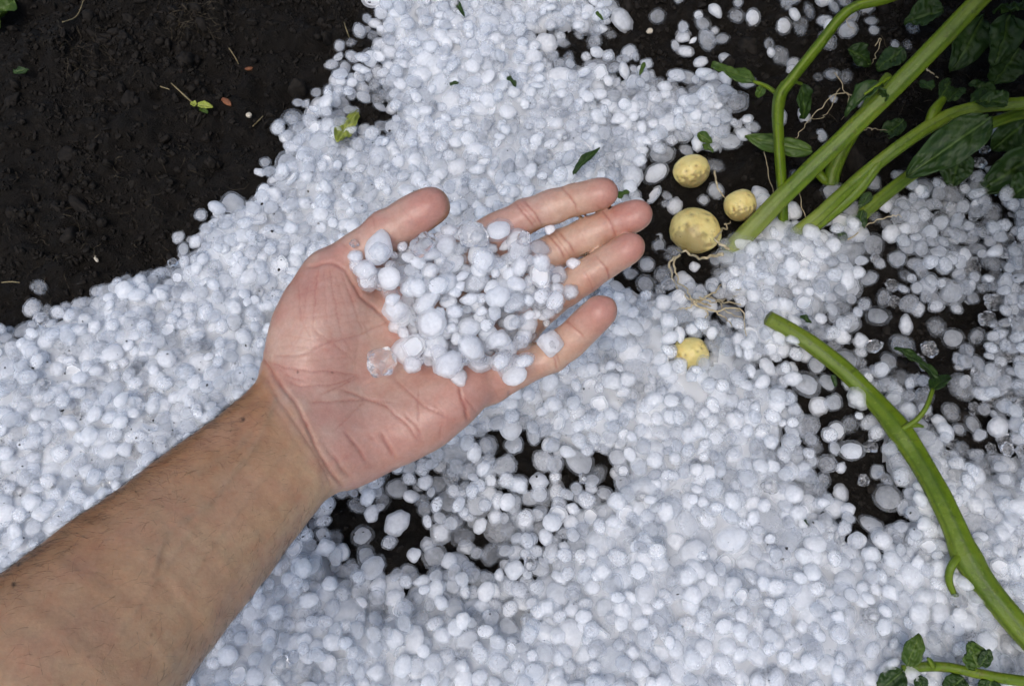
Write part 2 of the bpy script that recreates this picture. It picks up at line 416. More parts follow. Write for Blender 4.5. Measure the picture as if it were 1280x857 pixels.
STONE_P = np.array([8, 8, 8, 8, 7, 7, 6, 6, 5, 5, 9, 9, 9, 4, 4, 0.9, 1.6, 1.0, 6, 6, 6, 6]); STONE_P = STONE_P / STONE_P.sum()
PLAIN = []
for k in range(4):
    v, f, core = stone_shape('milky', k); me = mesh_from('hail_piece', v[_NEAR], ICO2F); me.materials.append(M['core']); PLAIN.append(me)
OUTER, CORE, JOINED = [], [], []
for kind, k in STONES:
    v, f, core = stone_shape(kind, k)
    outer = M['clear'] if kind == 'clear' else M['rim'] if kind == 'shell' else M['haze'] if kind == 'haze' else M['milky']
    inner = M['haze_core'] if kind == 'haze' else M['core']
    me = mesh_from('hailstone', v, f); me.materials.append(outer); OUTER.append(me)
    if core is not None:
        mc = mesh_from('cloudy_core', core, ICO2F); mc.materials.append(inner); CORE.append(mc)
        mj = mesh_from('hail_piece', np.concatenate([v, core]), np.concatenate([f, ICO2F + len(v)]))
        mj.materials.append(outer); mj.materials.append(inner)
        mj.polygons.foreach_set('material_index', np.concatenate([np.zeros(len(f)), np.ones(len(ICO2F))]).astype(np.int32))
    else:
        CORE.append(None); mj = me
    JOINED.append(mj)

def scatter(name, pos, rot, scl, idx, meshes, parent=None):
    """one object that draws many copies of a few small shapes at given points"""
    me = bpy.data.meshes.new(name); me.vertices.add(len(pos)); me.vertices.foreach_set('co', np.asarray(pos, np.float32).ravel()); me.update()
    point_attr(me, 'spin', rot, 'FLOAT_VECTOR'); point_attr(me, 'size', scl, 'FLOAT_VECTOR'); point_attr(me, 'pick', idx, 'INT')
    o = obj(name, me, None, parent)
    ng = bpy.data.node_groups.new(name, 'GeometryNodeTree')
    ng.interface.new_socket('Geometry', in_out='INPUT', socket_type='NodeSocketGeometry')
    ng.interface.new_socket('Geometry', in_out='OUTPUT', socket_type='NodeSocketGeometry')
    N = ng.nodes; L = ng.links
    gi = N.new('NodeGroupInput'); go = N.new('NodeGroupOutput'); ip = N.new('GeometryNodeInstanceOnPoints'); g2 = N.new('GeometryNodeGeometryToInstance')
    for m in reversed(meshes):
        src = bpy.data.objects.new(m.name, m)            # never linked to the scene: only its shape is read
        oi = N.new('GeometryNodeObjectInfo'); oi.inputs['Object'].default_value = src; oi.inputs['As Instance'].default_value = False
        L.new(oi.outputs['Geometry'], g2.inputs[0])
    def named(nm, typ):
        a = N.new('GeometryNodeInputNamedAttribute'); a.data_type = typ; a.inputs[0].default_value = nm; return a.outputs[0]
    er = N.new('FunctionNodeEulerToRotation'); L.new(named('spin', 'FLOAT_VECTOR'), er.inputs[0])
    L.new(gi.outputs[0], ip.inputs['Points']); L.new(g2.outputs[0], ip.inputs['Instance']); ip.inputs['Pick Instance'].default_value = True
    L.new(named('pick', 'INT'), ip.inputs['Instance Index']); L.new(er.outputs[0], ip.inputs['Rotation']); L.new(named('size', 'FLOAT_VECTOR'), ip.inputs['Scale'])
    L.new(ip.outputs[0], go.inputs[0])
    md = o.modifiers.new('scatter', 'NODES'); md.node_group = ng
    return o

# ------------------------------------------------------------------ letting stones fall on a height map
class Heap:
    def __init__(s, x0, y0, step, H): s.x0, s.y0, s.step, s.H = x0, y0, step, H; s.cache = {}
    def foot(s, r, flat):
        k = int(round(r / .0004)); key = (k, round(flat, 2))
        if key not in s.cache:
            rr = k * .0004; n = int(rr / s.step) + 1; a = np.arange(-n, n + 1) * s.step
            q = 1 - (a[:, None] ** 2 + a[None, :] ** 2) / (rr * rr)
            s.cache[key] = (n, np.where(q > 0, rr * flat * np.sqrt(np.clip(q, 0, 1)), -1e3))
        return s.cache[key]
    def rest(s, x, y, r, flat=.66):
        n, dome = s.foot(r, flat); i = int(round((x - s.x0) / s.step)); j = int(round((y - s.y0) / s.step))
        if i < n or j < n or i + n >= s.H.shape[0] or j + n >= s.H.shape[1]: return None
        w = s.H[i - n:i + n + 1, j - n:j + n + 1]
        return float((w + dome).max())
    def settle(s, x, y, z, r, flat=.66):
        n, dome = s.foot(r, flat); i = int(round((x - s.x0) / s.step)); j = int(round((y - s.y0) / s.step))
        w = s.H[i - n:i + n + 1, j - n:j + n + 1]; np.maximum(w, z + dome, out=w)
    def top(s, x, y): return float(s.H[int(round((x - s.x0) / s.step)), int(round((y - s.y0) / s.step))])

_GX, _GY = np.meshgrid(gx, gy, indexing='ij')
GROUND0 = soil_h(_GX, _GY)
ground_heap = Heap(gx[0], gy[0], GS, GROUND0.copy())

# potatoes lie in the soil before the hail comes down: px, py, radii (m), lift, turn
POTATOES = [(864, 215, (.0125, .0108, .0105), .009, .3), (868, 289, (.0168, .0145, .0140), .011, -.35), (924, 260, (.0104, .0104, .0096), .008, .2), (863, 442, (.0106, .0102, .0098), .0225, 0.)]
SPUDS = []
for (px, py, rad, lift, a) in POTATOES:
    p = at(px, py, .01); SPUDS.append((p[0], p[1] - .002, rad[0] * .86)); z = float(soil_h(p[0], p[1])) + lift
    ground_heap.settle(p[0], p[1], z + .012, rad[0] * .86, .9); ground_heap.settle(p[0], p[1], z, rad[0], .9)

# fused lower layer of the drift
def packed_h(x, y, c):
    p = np.stack([x, y], -1)
    return lattice(COARSE, x, y) - .006 + .0165 * sstep(.7, 1.0, c) + .0016 * vnoise(p * 130, 95) + .0012 * vnoise(p * 300, 96)
_cf = lattice(COVER, _GX, _GY); ground_heap.H = np.maximum(ground_heap.H, np.where(_cf > .7, packed_h(_GX, _GY, _cf), -1))
FLOOR = ground_heap.H.copy()
def blur(A, k):
    for ax in (0, 1):
        for _ in range(2):
            c = np.cumsum(np.concatenate([np.repeat(np.take(A, [0], ax), k + 1, ax), A, np.repeat(np.take(A, [-1], ax), k, ax)], ax), ax)
            n = A.shape[ax]; A = (np.take(c, range(2 * k + 1, 2 * k + 1 + n), ax) - np.take(c, range(0, n), ax)) / (2 * k + 1)
    return A
BED = blur(np.maximum(GROUND0, np.where(_cf > .7, packed_h(_GX, _GY, _cf), -1)), 3)
def drop_ground():
    out = []
    def place(x0, y0, r, c, jit, lim):
        best = None
        for k in range(4):
            x, y = (x0, y0) if k == 0 else (x0 + random.gauss(0, .9) * r, y0 + random.gauss(0, .9) * r)
            z = ground_heap.rest(x, y, r)
            if z is not None and (best is None or z < best[2]): best = (x, y, z)
        if best is None: return
        x, y, z = best
        if any((x - q[0]) ** 2 + (y - q[1]) ** 2 < (q[2] + r * .35) ** 2 for q in SPUDS): return
        i = min(len(_cx) - 1, int((x - _cx[0]) / .006)); j = min(len(_cy) - 1, int((y - _cy[0]) / .006))
        if z - BED[min(BED.shape[0] - 1, int((x - gx[0]) / GS)), min(BED.shape[1] - 1, int((y - gy[0]) / GS))] > lim: return
        cc = COVER[i, j]; t = min(1., max(0., (cc - .75) / .25)); z -= (.18 + .20 * t) * r
        ground_heap.settle(x, y, z, r * (.86 - .06 * t), .66); out.append((x, y, z, r))
    tries = 36000
    X = rng.uniform(GX0 + .03, GX1 - .03, tries); Y = rng.uniform(GY0 + .03, GY1 - .03, tries)
    RAD = np.clip(np.exp(rng.normal(math.log(.0062), .27, tries)), .0026, .0105)
    _px, _py, _ = world2px(np.stack([X, Y, 0 * X], -1)); RAD = RAD * (.80 + .22 * sstep(250, 900, _px * .75 + _py * .6 - 60))
    CV = lattice(COVER, X, Y); U = rng.uniform(0, 1, tries)
    for i in range(tries):
        c = CV[i]
        if c < .02 or U[i] > c * 1.1 + .02: continue
        place(X[i], Y[i], RAD[i], c, .9, .0055 + .0085 * c * c)
    # stones that found the hollows left between the first ones
    for rnd in range(4):
        low = (ground_heap.H - FLOOR) < .002
        cvf = lattice(COVER, _GX, _GY); w = np.argwhere(low & (cvf > .62) & (rng.uniform(0, 1, low.shape) < .10 * cvf ** 1.5))
        rng.shuffle(w)
        for a, b in w[:9000]:
            if ground_heap.H[a, b] - FLOOR[a, b] > .002: continue
            place(gx[a], gy[b], random.uniform(.0034, .0056), 1, .9, .03)
    return np.array(out)
GHAIL = drop_ground()
print('ground hail', len(GHAIL))
def build_packed():
    """half-melted ice that fuses the stones of the deep drift, its surface just below their crowns"""
    L = blur(ground_heap.H, 4); st = 2; X, Y, c = _GX[20:-20:st, 20:-20:st], _GY[20:-20:st, 20:-20:st], _cf[20:-20:st, 20:-20:st]
    Z = L[20:-20:st, 20:-20:st] - .0019 - .016 * (1 - sstep(.70, .95, c)); p = np.stack([X, Y], -1)
    Z = Z + .0011 * vnoise(p * 110, 95) + .0007 * vnoise(p * 260, 96)
    idx = np.arange(X.size).reshape(X.shape); ok = c > .7
    for (px, py, rad, lift, a) in POTATOES:
        pp = at(px, py, .012); ok &= np.hypot(X - pp[0], Y - pp[1] - .003) > rad[0] * 1.45
    q = ok[:-1, :-1] & ok[1:, :-1] & ok[1:, 1:] & ok[:-1, 1:]
    f = np.stack([idx[:-1, :-1], idx[1:, :-1], idx[1:, 1:], idx[:-1, 1:]], -1)[q]
    used, inv = np.unique(f, return_inverse=True)
    return mesh_from('packed_hail', np.stack([X, Y, Z], -1).reshape(-1, 3)[used], inv.reshape(-1, 4))
PACKED = build_packed()
def spin_for(n, tilt=.32):
    return np.stack([rng.normal(0, tilt, n), rng.normal(0, tilt, n), rng.uniform(0, 2 * math.pi, n)], -1)

# ------------------------------------------------------------------ the arm and open hand, one continuous surface (camera-aligned millimetres, then set in the world)
def J(px, py, d): return np.array([(px - PW / 2) * d / FPX, -(py - PH / 2) * d / FPX, -d])
def sd_cone(p, a, b, ra, rb):
    ab = (b - a).astype(np.float32); q = p - a.astype(np.float32)
    t = np.clip((q @ ab) / float(ab @ ab), 0, 1)
    return np.sqrt(((q - t[:, None] * ab) ** 2).sum(1)) - (ra + t * (rb - ra))
def sd_ell(p, c, rad, axis=None):
    q = p - c.astype(np.float32)
    if axis is not None:                        # axis: direction of the first radius; the third stays nearest the view axis
        u = axis / np.linalg.norm(axis); w = np.array([0, 0, 1.]) - u * u[2]; w /= np.linalg.norm(w); v = np.cross(w, u)
        q = q @ np.stack([u, v, w], 1).astype(np.float32)
    rad = np.asarray(rad, np.float32)
    k0 = np.sqrt(((q / rad) ** 2).sum(1)); k1 = np.sqrt(((q / rad ** 2) ** 2).sum(1)) + 1e-9
    return k0 * (k0 - 1) / k1
def smin(a, b, k):
    h = np.clip(.5 + .5 * (b - a) / k, 0, 1); return b + (a - b) * h - k * h * (1 - h)

FING = {  # joints: knuckle, middle joint, end joint, tip centre; radii
    'index':  [J(572, 322, 385), J(657, 270, 374), J(718, 250.5, 367), J(752, 242.5, 363)],
    'middle': [J(620, 362, 388), J(702, 309, 377), J(762, 281, 370), J(795, 269.5, 366)],
    'ring':   [J(628, 418, 386), J(706, 361, 375), J(757, 329, 367), J(785, 311, 362)],
    'pinky':  [J(602, 476, 378), J(689, 445, 369), J(729, 411, 361), J(749, 391, 357)]}
FRAD = {'index': (10.5, 8.2, 7.3, 6.4), 'middle': (10.8, 8.5, 7.6, 6.7), 'ring': (10.4, 8.0, 7.3, 6.5), 'pinky': (10.6, 7.9, 7.2, 6.5)}
TH = [J(378, 462, 367), J(414, 344, 371), J(483, 290, 368), J(539, 257.5, 364)]
TRAD = (15, 11.5, 9.8, 8.3)
def hand_sdf(p):
    p = p.astype(np.float32)
    # forearm: two parallel cones (radius and ulna) with the muscle belly
    arm_pts = [J(366, 548, 352), J(268, 643, 320), J(148, 762, 285)]
    e = arm_pts[2] - arm_pts[0]; e = e / np.linalg.norm(e); arm_pts.append(arm_pts[2] + e * 135)
    side = np.cross(e, [0, 0, 1.]); side /= np.linalg.norm(side)
    ts = np.array([0, .33, .70, 1.28]); tt = np.linspace(0, 1.28, 15)
    ctl = np.array([np.dot(q - arm_pts[0], e) for q in arm_pts]); side_c = [q - arm_pts[0] - e * c for q, c in zip(arm_pts, ctl)]
    offs, rr = (10.5, 10, 9, 9), (18.0, 21.6, 26.6, 36)
    def along_arm(vals):                       # smooth curve through the four stations
        co = np.polyfit(ctl, np.asarray(vals), 3); return lambda u: np.polyval(co, u)
    uu = np.linspace(0, ctl[-1], 14); fo, fr = along_arm(offs), along_arm(rr); fc = [along_arm([q[k] for q in side_c]) for k in range(3)]
    cl = [arm_pts[0] + e * u + np.array([f(u) for f in fc]) for u in uu]
    d = None
    for s in (-1, 1):
        arm = None
        for i in range(len(uu) - 1):
            q = sd_cone(p, cl[i] + side * s * fo(uu[i]), cl[i + 1] + side * s * fo(uu[i + 1]), fr(uu[i]), fr(uu[i + 1]))
            arm = q if arm is None else np.minimum(arm, q)
        d = arm if d is None else smin(d, arm, 12)
    # heel of the hand and palm
    carp_r, carp_u = J(377, 486, 362), J(430, 560, 361)
    d = smin(d, sd_cone(p, carp_r, carp_u, 17, 17.5), 12)
    palm = None
    starts = {'index': J(405, 470, 367), 'middle': J(420, 495, 369), 'ring': J(432, 520, 368), 'pinky': J(445, 548, 364)}
    for k in FING:
        q = sd_cone(p, starts[k], FING[k][0], 13.5, FRAD[k][0])
        palm = q if palm is None else smin(palm, q, 9)
    # webbing between the finger roots, and the thumb web
    mids = {k: FING[k][0] * .62 + FING[k][1] * .38 for k in FING}
    for a, b in (('index', 'middle'), ('middle', 'ring'), ('ring', 'pinky')):
        palm = smin(palm, sd_cone(p, mids[a], mids[b], 6.0, 6.0), 6)
    palm = smin(palm, sd_cone(p, TH[1] + np.array([6, -6, -6.]), FING['index'][0] + np.array([-12, 2, -1.]), 7, 8), 14)
    d = smin(d, palm, 12)
    d = smin(d, sd_ell(p, J(402, 420, 365), (34, 23.5, 18.5), TH[1] - TH[0]), 8)          # ball of the thumb
    d = smin(d, sd_ell(p, J(510, 522, 366), (42, 19, 16.0), J(600, 478, 366) - J(450, 560, 366)), 9)  # outer heel
    for k in ('index', 'middle', 'ring', 'pinky'):                                       # pads under the knuckles
        c = FING[k][0] * .9 + FING[k][1] * .1 + np.array([0, 0, 3.2]); d = smin(d, sd_ell(p, c, (11, 10, 8.5)), 6)
    d = d + 0
    # hollow of the palm
    hollow = sd_ell(p, J(520, 420, 318), (50, 34, 42), J(620, 370, 318) - J(440, 470, 318))
    d = -smin(-d, hollow, 14)
    # thumb
    t = sd_cone(p, TH[0], TH[1], TRAD[0], TRAD[1])
    t = smin(t, sd_cone(p, TH[1], TH[2], TRAD[1] * .96, TRAD[2] * .96), 5)
    t = smin(t, sd_cone(p, TH[2], TH[3], TRAD[2], TRAD[3]), 3)
    t = smin(t, sd_ell(p, TH[2] * .35 + TH[3] * .65 + np.array([0, 0, 2.0]), (14, 9.2, 8.0), TH[3] - TH[2]), 4)
    d = smin(d, t, 9)
    # fingers, each joined to the palm but not to its neighbour
    fing = None
    for k in FING:
        a, r = FING[k], FRAD[k]
        f = sd_cone(p, a[0], a[1], r[0] * .94, r[1])
        f = smin(f, sd_cone(p, a[1], a[2], r[1] * .98, r[2] * .98), 2.5)
        f = smin(f, sd_cone(p, a[2], a[3], r[2], r[3]), 2.5)
        f = smin(f, sd_ell(p, a[0] * .42 + a[1] * .58 + np.array([0, 0, 2.4]), (14, r[1] * .98, r[1] * .85), a[1] - a[0]), 4)
        f = smin(f, sd_ell(p, a[1] * .5 + a[2] * .5 + np.array([0, 0, 1.7]), (10.5, r[1] * .95, r[1] * .86), a[2] - a[1]), 3.5)
        f = smin(f, sd_ell(p, a[2] * .3 + a[3] * .7 + np.array([0, 0, 1.5]), (11, r[3] * 1.05, r[3] * .95), a[3] - a[2]), 3.5)
        fing = f if fing is None else np.minimum(fing, f) if False else smin(fing, f, .8)
    d = smin(d, fing, 5.5)
    return d

def surface(sdf, pts_hint, pad, h):
    """naive surface nets of sdf on a box turned to the hint points' main axes; evaluated only near the surface"""
    c = pts_hint.mean(0); _, _, vt = np.linalg.svd(pts_hint - c); B = vt.T
    if np.linalg.det(B) < 0: B[:, 2] *= -1
    loc = (pts_hint - c) @ B; lo = loc.min(0) - pad; hi = loc.max(0) + pad
    K = 6
    n = (np.ceil((hi - lo) / (h * K)).astype(int)) * K + 1
    # coarse lattice
    nc = (n - 1) // K + 1
    I = np.stack(np.meshgrid(*[np.arange(k) for k in nc], indexing='ij'), -1).reshape(-1, 3)
    dc = sdf((lo + I * h * K) @ B.T + c).reshape(nc)
    near = np.abs(dc) < h * K * 1.9
    blk = np.zeros(nc - 1, bool)
    for a in (0, 1):
        for b in (0, 1):
            for e in (0, 1): blk |= near[a:nc[0] - 1 + a, b:nc[1] - 1 + b, e:nc[2] - 1 + e]
    phi = np.repeat(np.repeat(np.repeat(np.where(dc[:-1, :-1, :-1] > 0, 1., -1.).astype(np.float32), K, 0), K, 1), K, 2)
    phi = np.pad(phi, ((0, 1), (0, 1), (0, 1)), mode='edge')
    act = np.zeros(n, bool)
    fine = np.repeat(np.repeat(np.repeat(blk, K, 0), K, 1), K, 2)
    act[:-1, :-1, :-1] |= fine; act[1:, 1:, 1:] |= fine; act[1:, :-1, :-1] |= fine; act[:-1, 1:, :-1] |= fine; act[:-1, :-1, 1:] |= fine
    act[1:, 1:, :-1] |= fine; act[1:, :-1, 1:] |= fine; act[:-1, 1:, 1:] |= fine
    ii = np.argwhere(act)
    vals = np.empty(len(ii), np.float32)
    from concurrent.futures import ThreadPoolExecutor
    CH = 60000
    def work(s0): vals[s0:s0 + CH] = sdf((lo + ii[s0:s0 + CH] * h) @ B.T + c)
    with ThreadPoolExecutor(4) as ex: list(ex.map(work, range(0, len(ii), CH)))
    phi[act] = vals
    neg = phi < 0
    cnt = np.zeros(n - 1, np.int8)
    for a in (0, 1):
        for b in (0, 1):
            for e in (0, 1): cnt += neg[a:n[0] - 1 + a, b:n[1] - 1 + b, e:n[2] - 1 + e]
    cells = np.argwhere((cnt > 0) & (cnt < 8)); vid = np.full(n - 1, -1, np.int64); vid[tuple(cells.T)] = np.arange(len(cells))
    acc = np.zeros((len(cells), 3)); w = np.zeros(len(cells))
    corners = [(a, b, e) for a in (0, 1) for b in (0, 1) for e in (0, 1)]
    for ca in corners:
        for ax in range(3):
            if ca[ax]: continue
            cb = list(ca); cb[ax] = 1
            pa = phi[tuple((cells + ca).T)]; pb = phi[tuple((cells + cb).T)]
            m = (pa < 0) != (pb < 0); t = np.where(m, pa / np.where(m, pa - pb, 1), 0)
            pos = np.array(ca, float)[None] + np.zeros((len(cells), 3)); pos[:, ax] = t
            acc += pos * m[:, None]; w += m
    V = (lo + (cells + acc / w[:, None]) * h) @ B.T + c
    faces = []
    for ax in range(3):
        u, v = (ax + 1) % 3, (ax + 2) % 3
        sl0 = [slice(1, n[k] - 1) for k in range(3)]; sl1 = list(sl0); sl0[ax] = slice(0, n[ax] - 1); sl1[ax] = slice(1, n[ax])
        A = neg[tuple(sl0)]; Bn = neg[tuple(sl1)]
        for flip, mk in ((False, A & ~Bn), (True, ~A & Bn)):
            q = np.argwhere(mk)
            for k in range(3):
                if k != ax: q[:, k] += 1
            du = np.zeros(3, int); du[u] = 1; dv = np.zeros(3, int); dv[v] = 1
            f = np.stack([vid[tuple((q - du - dv).T)], vid[tuple((q - dv).T)], vid[tuple(q.T)], vid[tuple((q - du).T)]], -1)
            faces.append(f[:, ::-1] if flip else f)
    return V, np.concatenate(faces)
def vert_normals(V, F):
    n = np.cross(V[F[:, 2]] - V[F[:, 0]], V[F[:, 3]] - V[F[:, 1]])
    out = np.zeros_like(V)
    for k in range(4):
        for a in range(3): out[:, a] += np.bincount(F[:, k], n[:, a], len(V))
    return out / (np.linalg.norm(out, axis=1, keepdims=True) + 1e-12)
def relax(V, F, it, lam=.5):
    e = np.concatenate([F[:, [0, 1]], F[:, [1, 2]], F[:, [2, 3]], F[:, [3, 0]]]); e = np.concatenate([e, e[:, ::-1]])
    deg = np.bincount(e[:, 0], minlength=len(V))[:, None]
    for s in range(it):
        m = np.stack([np.bincount(e[:, 0], V[e[:, 1], a], len(V)) for a in range(3)], -1) / deg
        V = V + (lam if s % 2 == 0 else -lam * 1.02) * (m - V)
    return V

# creases in photograph pixels: (points, half width px, depth mm, redness)
def A_(pts): return [(310 + .3503 * x, 310 + .3503 * y) for x, y in pts]
def B_(pts): return [(460 + .2334 * x, 400 + .2334 * y) for x, y in pts]
def C_(pts): return [(560 + .245 * x, 210 + .245 * y) for x, y in pts]
def D_(pts): return [(420 + .21 * x, 220 + .21 * y) for x, y in pts]
CREASES = [
    (A_([(45, 385), (75, 430), (120, 490), (170, 550), (215, 640), (250, 720), (290, 790), (338, 850)]), 2.4, 1.0, .7),
    (A_([(58, 455), (120, 560), (180, 640), (240, 730), (280, 800), (300, 857)]), 2.0, .45, .35),
    (A_([(20, 470), (70, 540), (140, 640), (200, 730)]), 2.2, .15, .1),
    (A_([(60, 400), (130, 425), (200, 435), (300, 440), (400, 455)]), 1.4, .35, .5),
    (A_([(95, 385), (200, 380), (280, 340), (400, 310), (520, 255)]), 1.4, .4, .45),
    (A_([(140, 470), (190, 495), (290, 490), (400, 455)]), 1.4, .3, .5),
    (A_([(220, 550), (330, 545), (420, 540), (520, 550)]), 1.4, .4, .6),
    (A_([(265, 520), (330, 490), (400, 460)]), 1.4, .35, .6),
    (A_([(330, 505), (420, 535), (490, 560), (560, 620), (610, 690)]), 1.8, .6, .75),
    (A_([(420, 545), (360, 600), (310, 650)]), 1.3, .3, .45),
    (A_([(345, 655), (390, 710), (425, 765)]), 2.2, .7, .6), (A_([(480, 670), (520, 740)]), 2.2, .7, .6), (A_([(425, 660), (455, 695)]), 1.8, .4, .4),
    (A_([(300, 730), (330, 780), (365, 815)]), 2.2, .6, .5), (A_([(270, 690), (300, 750)]), 1.8, .3, .3), (A_([(590, 650), (620, 690)]), 1.6, .4, .4),
    (A_([(200, 70), (300, 50), (350, 80), (400, 170), (480, 240), (530, 310)]), 2.2, .9, .6),
    (A_([(250, 60), (240, 150), (230, 280), (270, 330)]), 1.2, .22, .5), (A_([(290, 70), (310, 200), (330, 300), (370, 370)]), 1.2, .22, .5),
    (A_([(330, 80), (370, 180), (410, 300)]), 1.2, .25, .55), (A_([(180, 120), (190, 260), (230, 330)]), 1.2, .2, .4), (A_([(215, 90), (205, 200), (190, 300), (150, 380)]), 1.2, 0.126, 0.24),
    (A_([(270, 60), (275, 170), (280, 260), (310, 340)]), 1.2, 0.126, 0.30), (A_([(310, 90), (345, 210), (375, 300)]), 1.2, 0.126, 0.27), (A_([(350, 130), (390, 230), (440, 330)]), 1.2, 0.140, 0.30),
    (A_([(170, 170), (260, 140), (350, 130)]), 1.2, 0.126, 0.24), (A_([(140, 250), (300, 240), (430, 230)]), 1.2, 0.140, 0.24), (A_([(120, 310), (200, 320), (290, 330), (380, 300)]), 1.2, 0.140, 0.24),
    (A_([(150, 210), (280, 195), (400, 190)]), 1.2, 0.112, 0.21), (A_([(110, 350), (210, 352), (300, 365)]), 1.2, 0.112, 0.21), (A_([(230, 290), (300, 340), (360, 380)]), 1.2, .25, .4),
    (A_([(160, 280), (260, 285), (350, 265), (450, 260)]), 1.2, 0.112, 0.21), (A_([(190, 130), (280, 105), (340, 100)]), 1.2, 0.112, 0.21),
    (A_([(90, 420), (140, 450), (210, 480)]), 1.2, .25, .35), (A_([(170, 400), (260, 400), (370, 385)]), 1.2, 0.140, 0.21),
    (B_([(140, 310), (210, 380), (300, 460), (420, 520)]), 1.5, .45, .6), (B_([(270, 360), (265, 470), (275, 560)]), 1.3, .35, .5),
    (B_([(190, 490), (260, 560), (290, 640)]), 1.8, .6, .6), (B_([(350, 450), (430, 520)]), 1.3, .3, .4),
    (B_([(485, 340), (500, 420), (520, 470), (530, 545)]), 2.0, .8, .9), (B_([(500, 400), (545, 450), (590, 500)]), 1.4, .4, .6), (B_([(500, 470), (540, 520), (560, 550)]), 1.4, .4, .5),
    (B_([(395, 550), (385, 640)]), 1.6, .4, .5), (B_([(70, 600), (110, 670), (140, 730)]), 2.0, .6, .6),
    (B_([(755, 365), (762, 430)]), 2.0, .9, .6), (B_([(670, 360), (705, 420)]), 1.3, .25, .4),
    (B_([(965, 150), (1000, 220), (1022, 275)]), 1.5, .55, .75), (B_([(1000, 155), (1032, 250)]), 1.4, .45, .6), (B_([(880, 230), (910, 300)]), 1.2, 0.105, 0.18), (B_([(920, 210), (950, 280)]), 1.2, 0.105, 0.18),
    (C_([(335, 165), (390, 240), (445, 310)]), 1.6, .6, .9), (C_([(375, 155), (440, 230), (478, 300)]), 1.6, .6, .9), (C_([(355, 165), (415, 240), (460, 300)]), 1.2, .3, .6),
    (C_([(565, 85), (620, 140), (650, 190), (660, 230)]), 1.6, .55, .8), (C_([(650, 110), (685, 155)]), 1.2, 0.140, 0.24), (C_([(470, 150), (500, 190), (520, 240)]), 1.2, 0.105, 0.21),
    (C_([(505, 330), (560, 400), (600, 470)]), 1.6, .6, .9), (C_([(550, 310), (620, 390), (650, 445)]), 1.6, .6, .9), (C_([(530, 325), (590, 400), (625, 455)]), 1.2, .3, .6), (C_([(650, 290), (690, 350), (710, 400)]), 1.2, 0.105, 0.21),
    (C_([(760, 190), (820, 260), (845, 320), (852, 360)]), 1.6, .55, .8), (C_([(835, 200), (860, 240)]), 1.2, 0.140, 0.24),
    (C_([(760, 455), (810, 520), (828, 590)]), 1.6, .55, .8), (C_([(685, 520), (730, 590), (745, 650)]), 1.2, .25, .5), (C_([(700, 500), (760, 590)]), 1.2, 0.140, 0.24),
    (C_([(590, 770), (650, 820), (700, 870)]), 1.6, .55, .8), (C_([(625, 770), (670, 820)]), 1.2, 0.140, 0.24),
    (D_([(205, 225), (220, 270), (228, 320)]), 1.5, .45, .5), (D_([(395, 200), (430, 235), (470, 270)]), 1.5, .35, .4), (D_([(20, 390), (60, 420), (80, 440)]), 1.5, .4, .4)]
VEINS = [([(345, 500), (318, 560), (262, 630), (205, 672), (190, 720)], 4.5, .45), ([(262, 630), (222, 690), (150, 790)], 4.5, .25), ([(362, 560), (318, 612), (240, 720)], 4.0, .2), ([(330, 520), (298, 560), (250, 590)], 5.0, .3)]
MOLES = [(304, 524, 2.6, .9), (23, 705, 3.2, .9), (17, 730, 3.2, .9), (712, 364, 1.9, .95), (372, 465, 1.6, .7), (415, 465, 1.6, .6), (190, 792, 1.6, .4), (110, 820, 1.6, .4), (256, 700, 1.3, .3)]
def poly_dist(px, py, pts):
    d = np.full(px.shape, 1e9)
    for a, b in zip(pts[:-1], pts[1:]):
        ex, ey = b[0] - a[0], b[1] - a[1]; t = np.clip(((px - a[0]) * ex + (py - a[1]) * ey) / (ex * ex + ey * ey), 0, 1)
        d = np.minimum(d, np.hypot(px - a[0] - ex * t, py - a[1] - ey * t))
    return d
def wiggle(pts, amp=1.6):
    """the same line with small irregular bends"""
    out = []
    for a, b in zip(pts[:-1], pts[1:]):
        n = max(2, int(math.hypot(b[0] - a[0], b[1] - a[1]) / 7))
        for k in range(n):
            t = k / n; out.append((a[0] + (b[0] - a[0]) * t + random.gauss(0, amp * .35), a[1] + (b[1] - a[1]) * t + random.gauss(0, amp * .35)))
    out.append(pts[-1]); return out

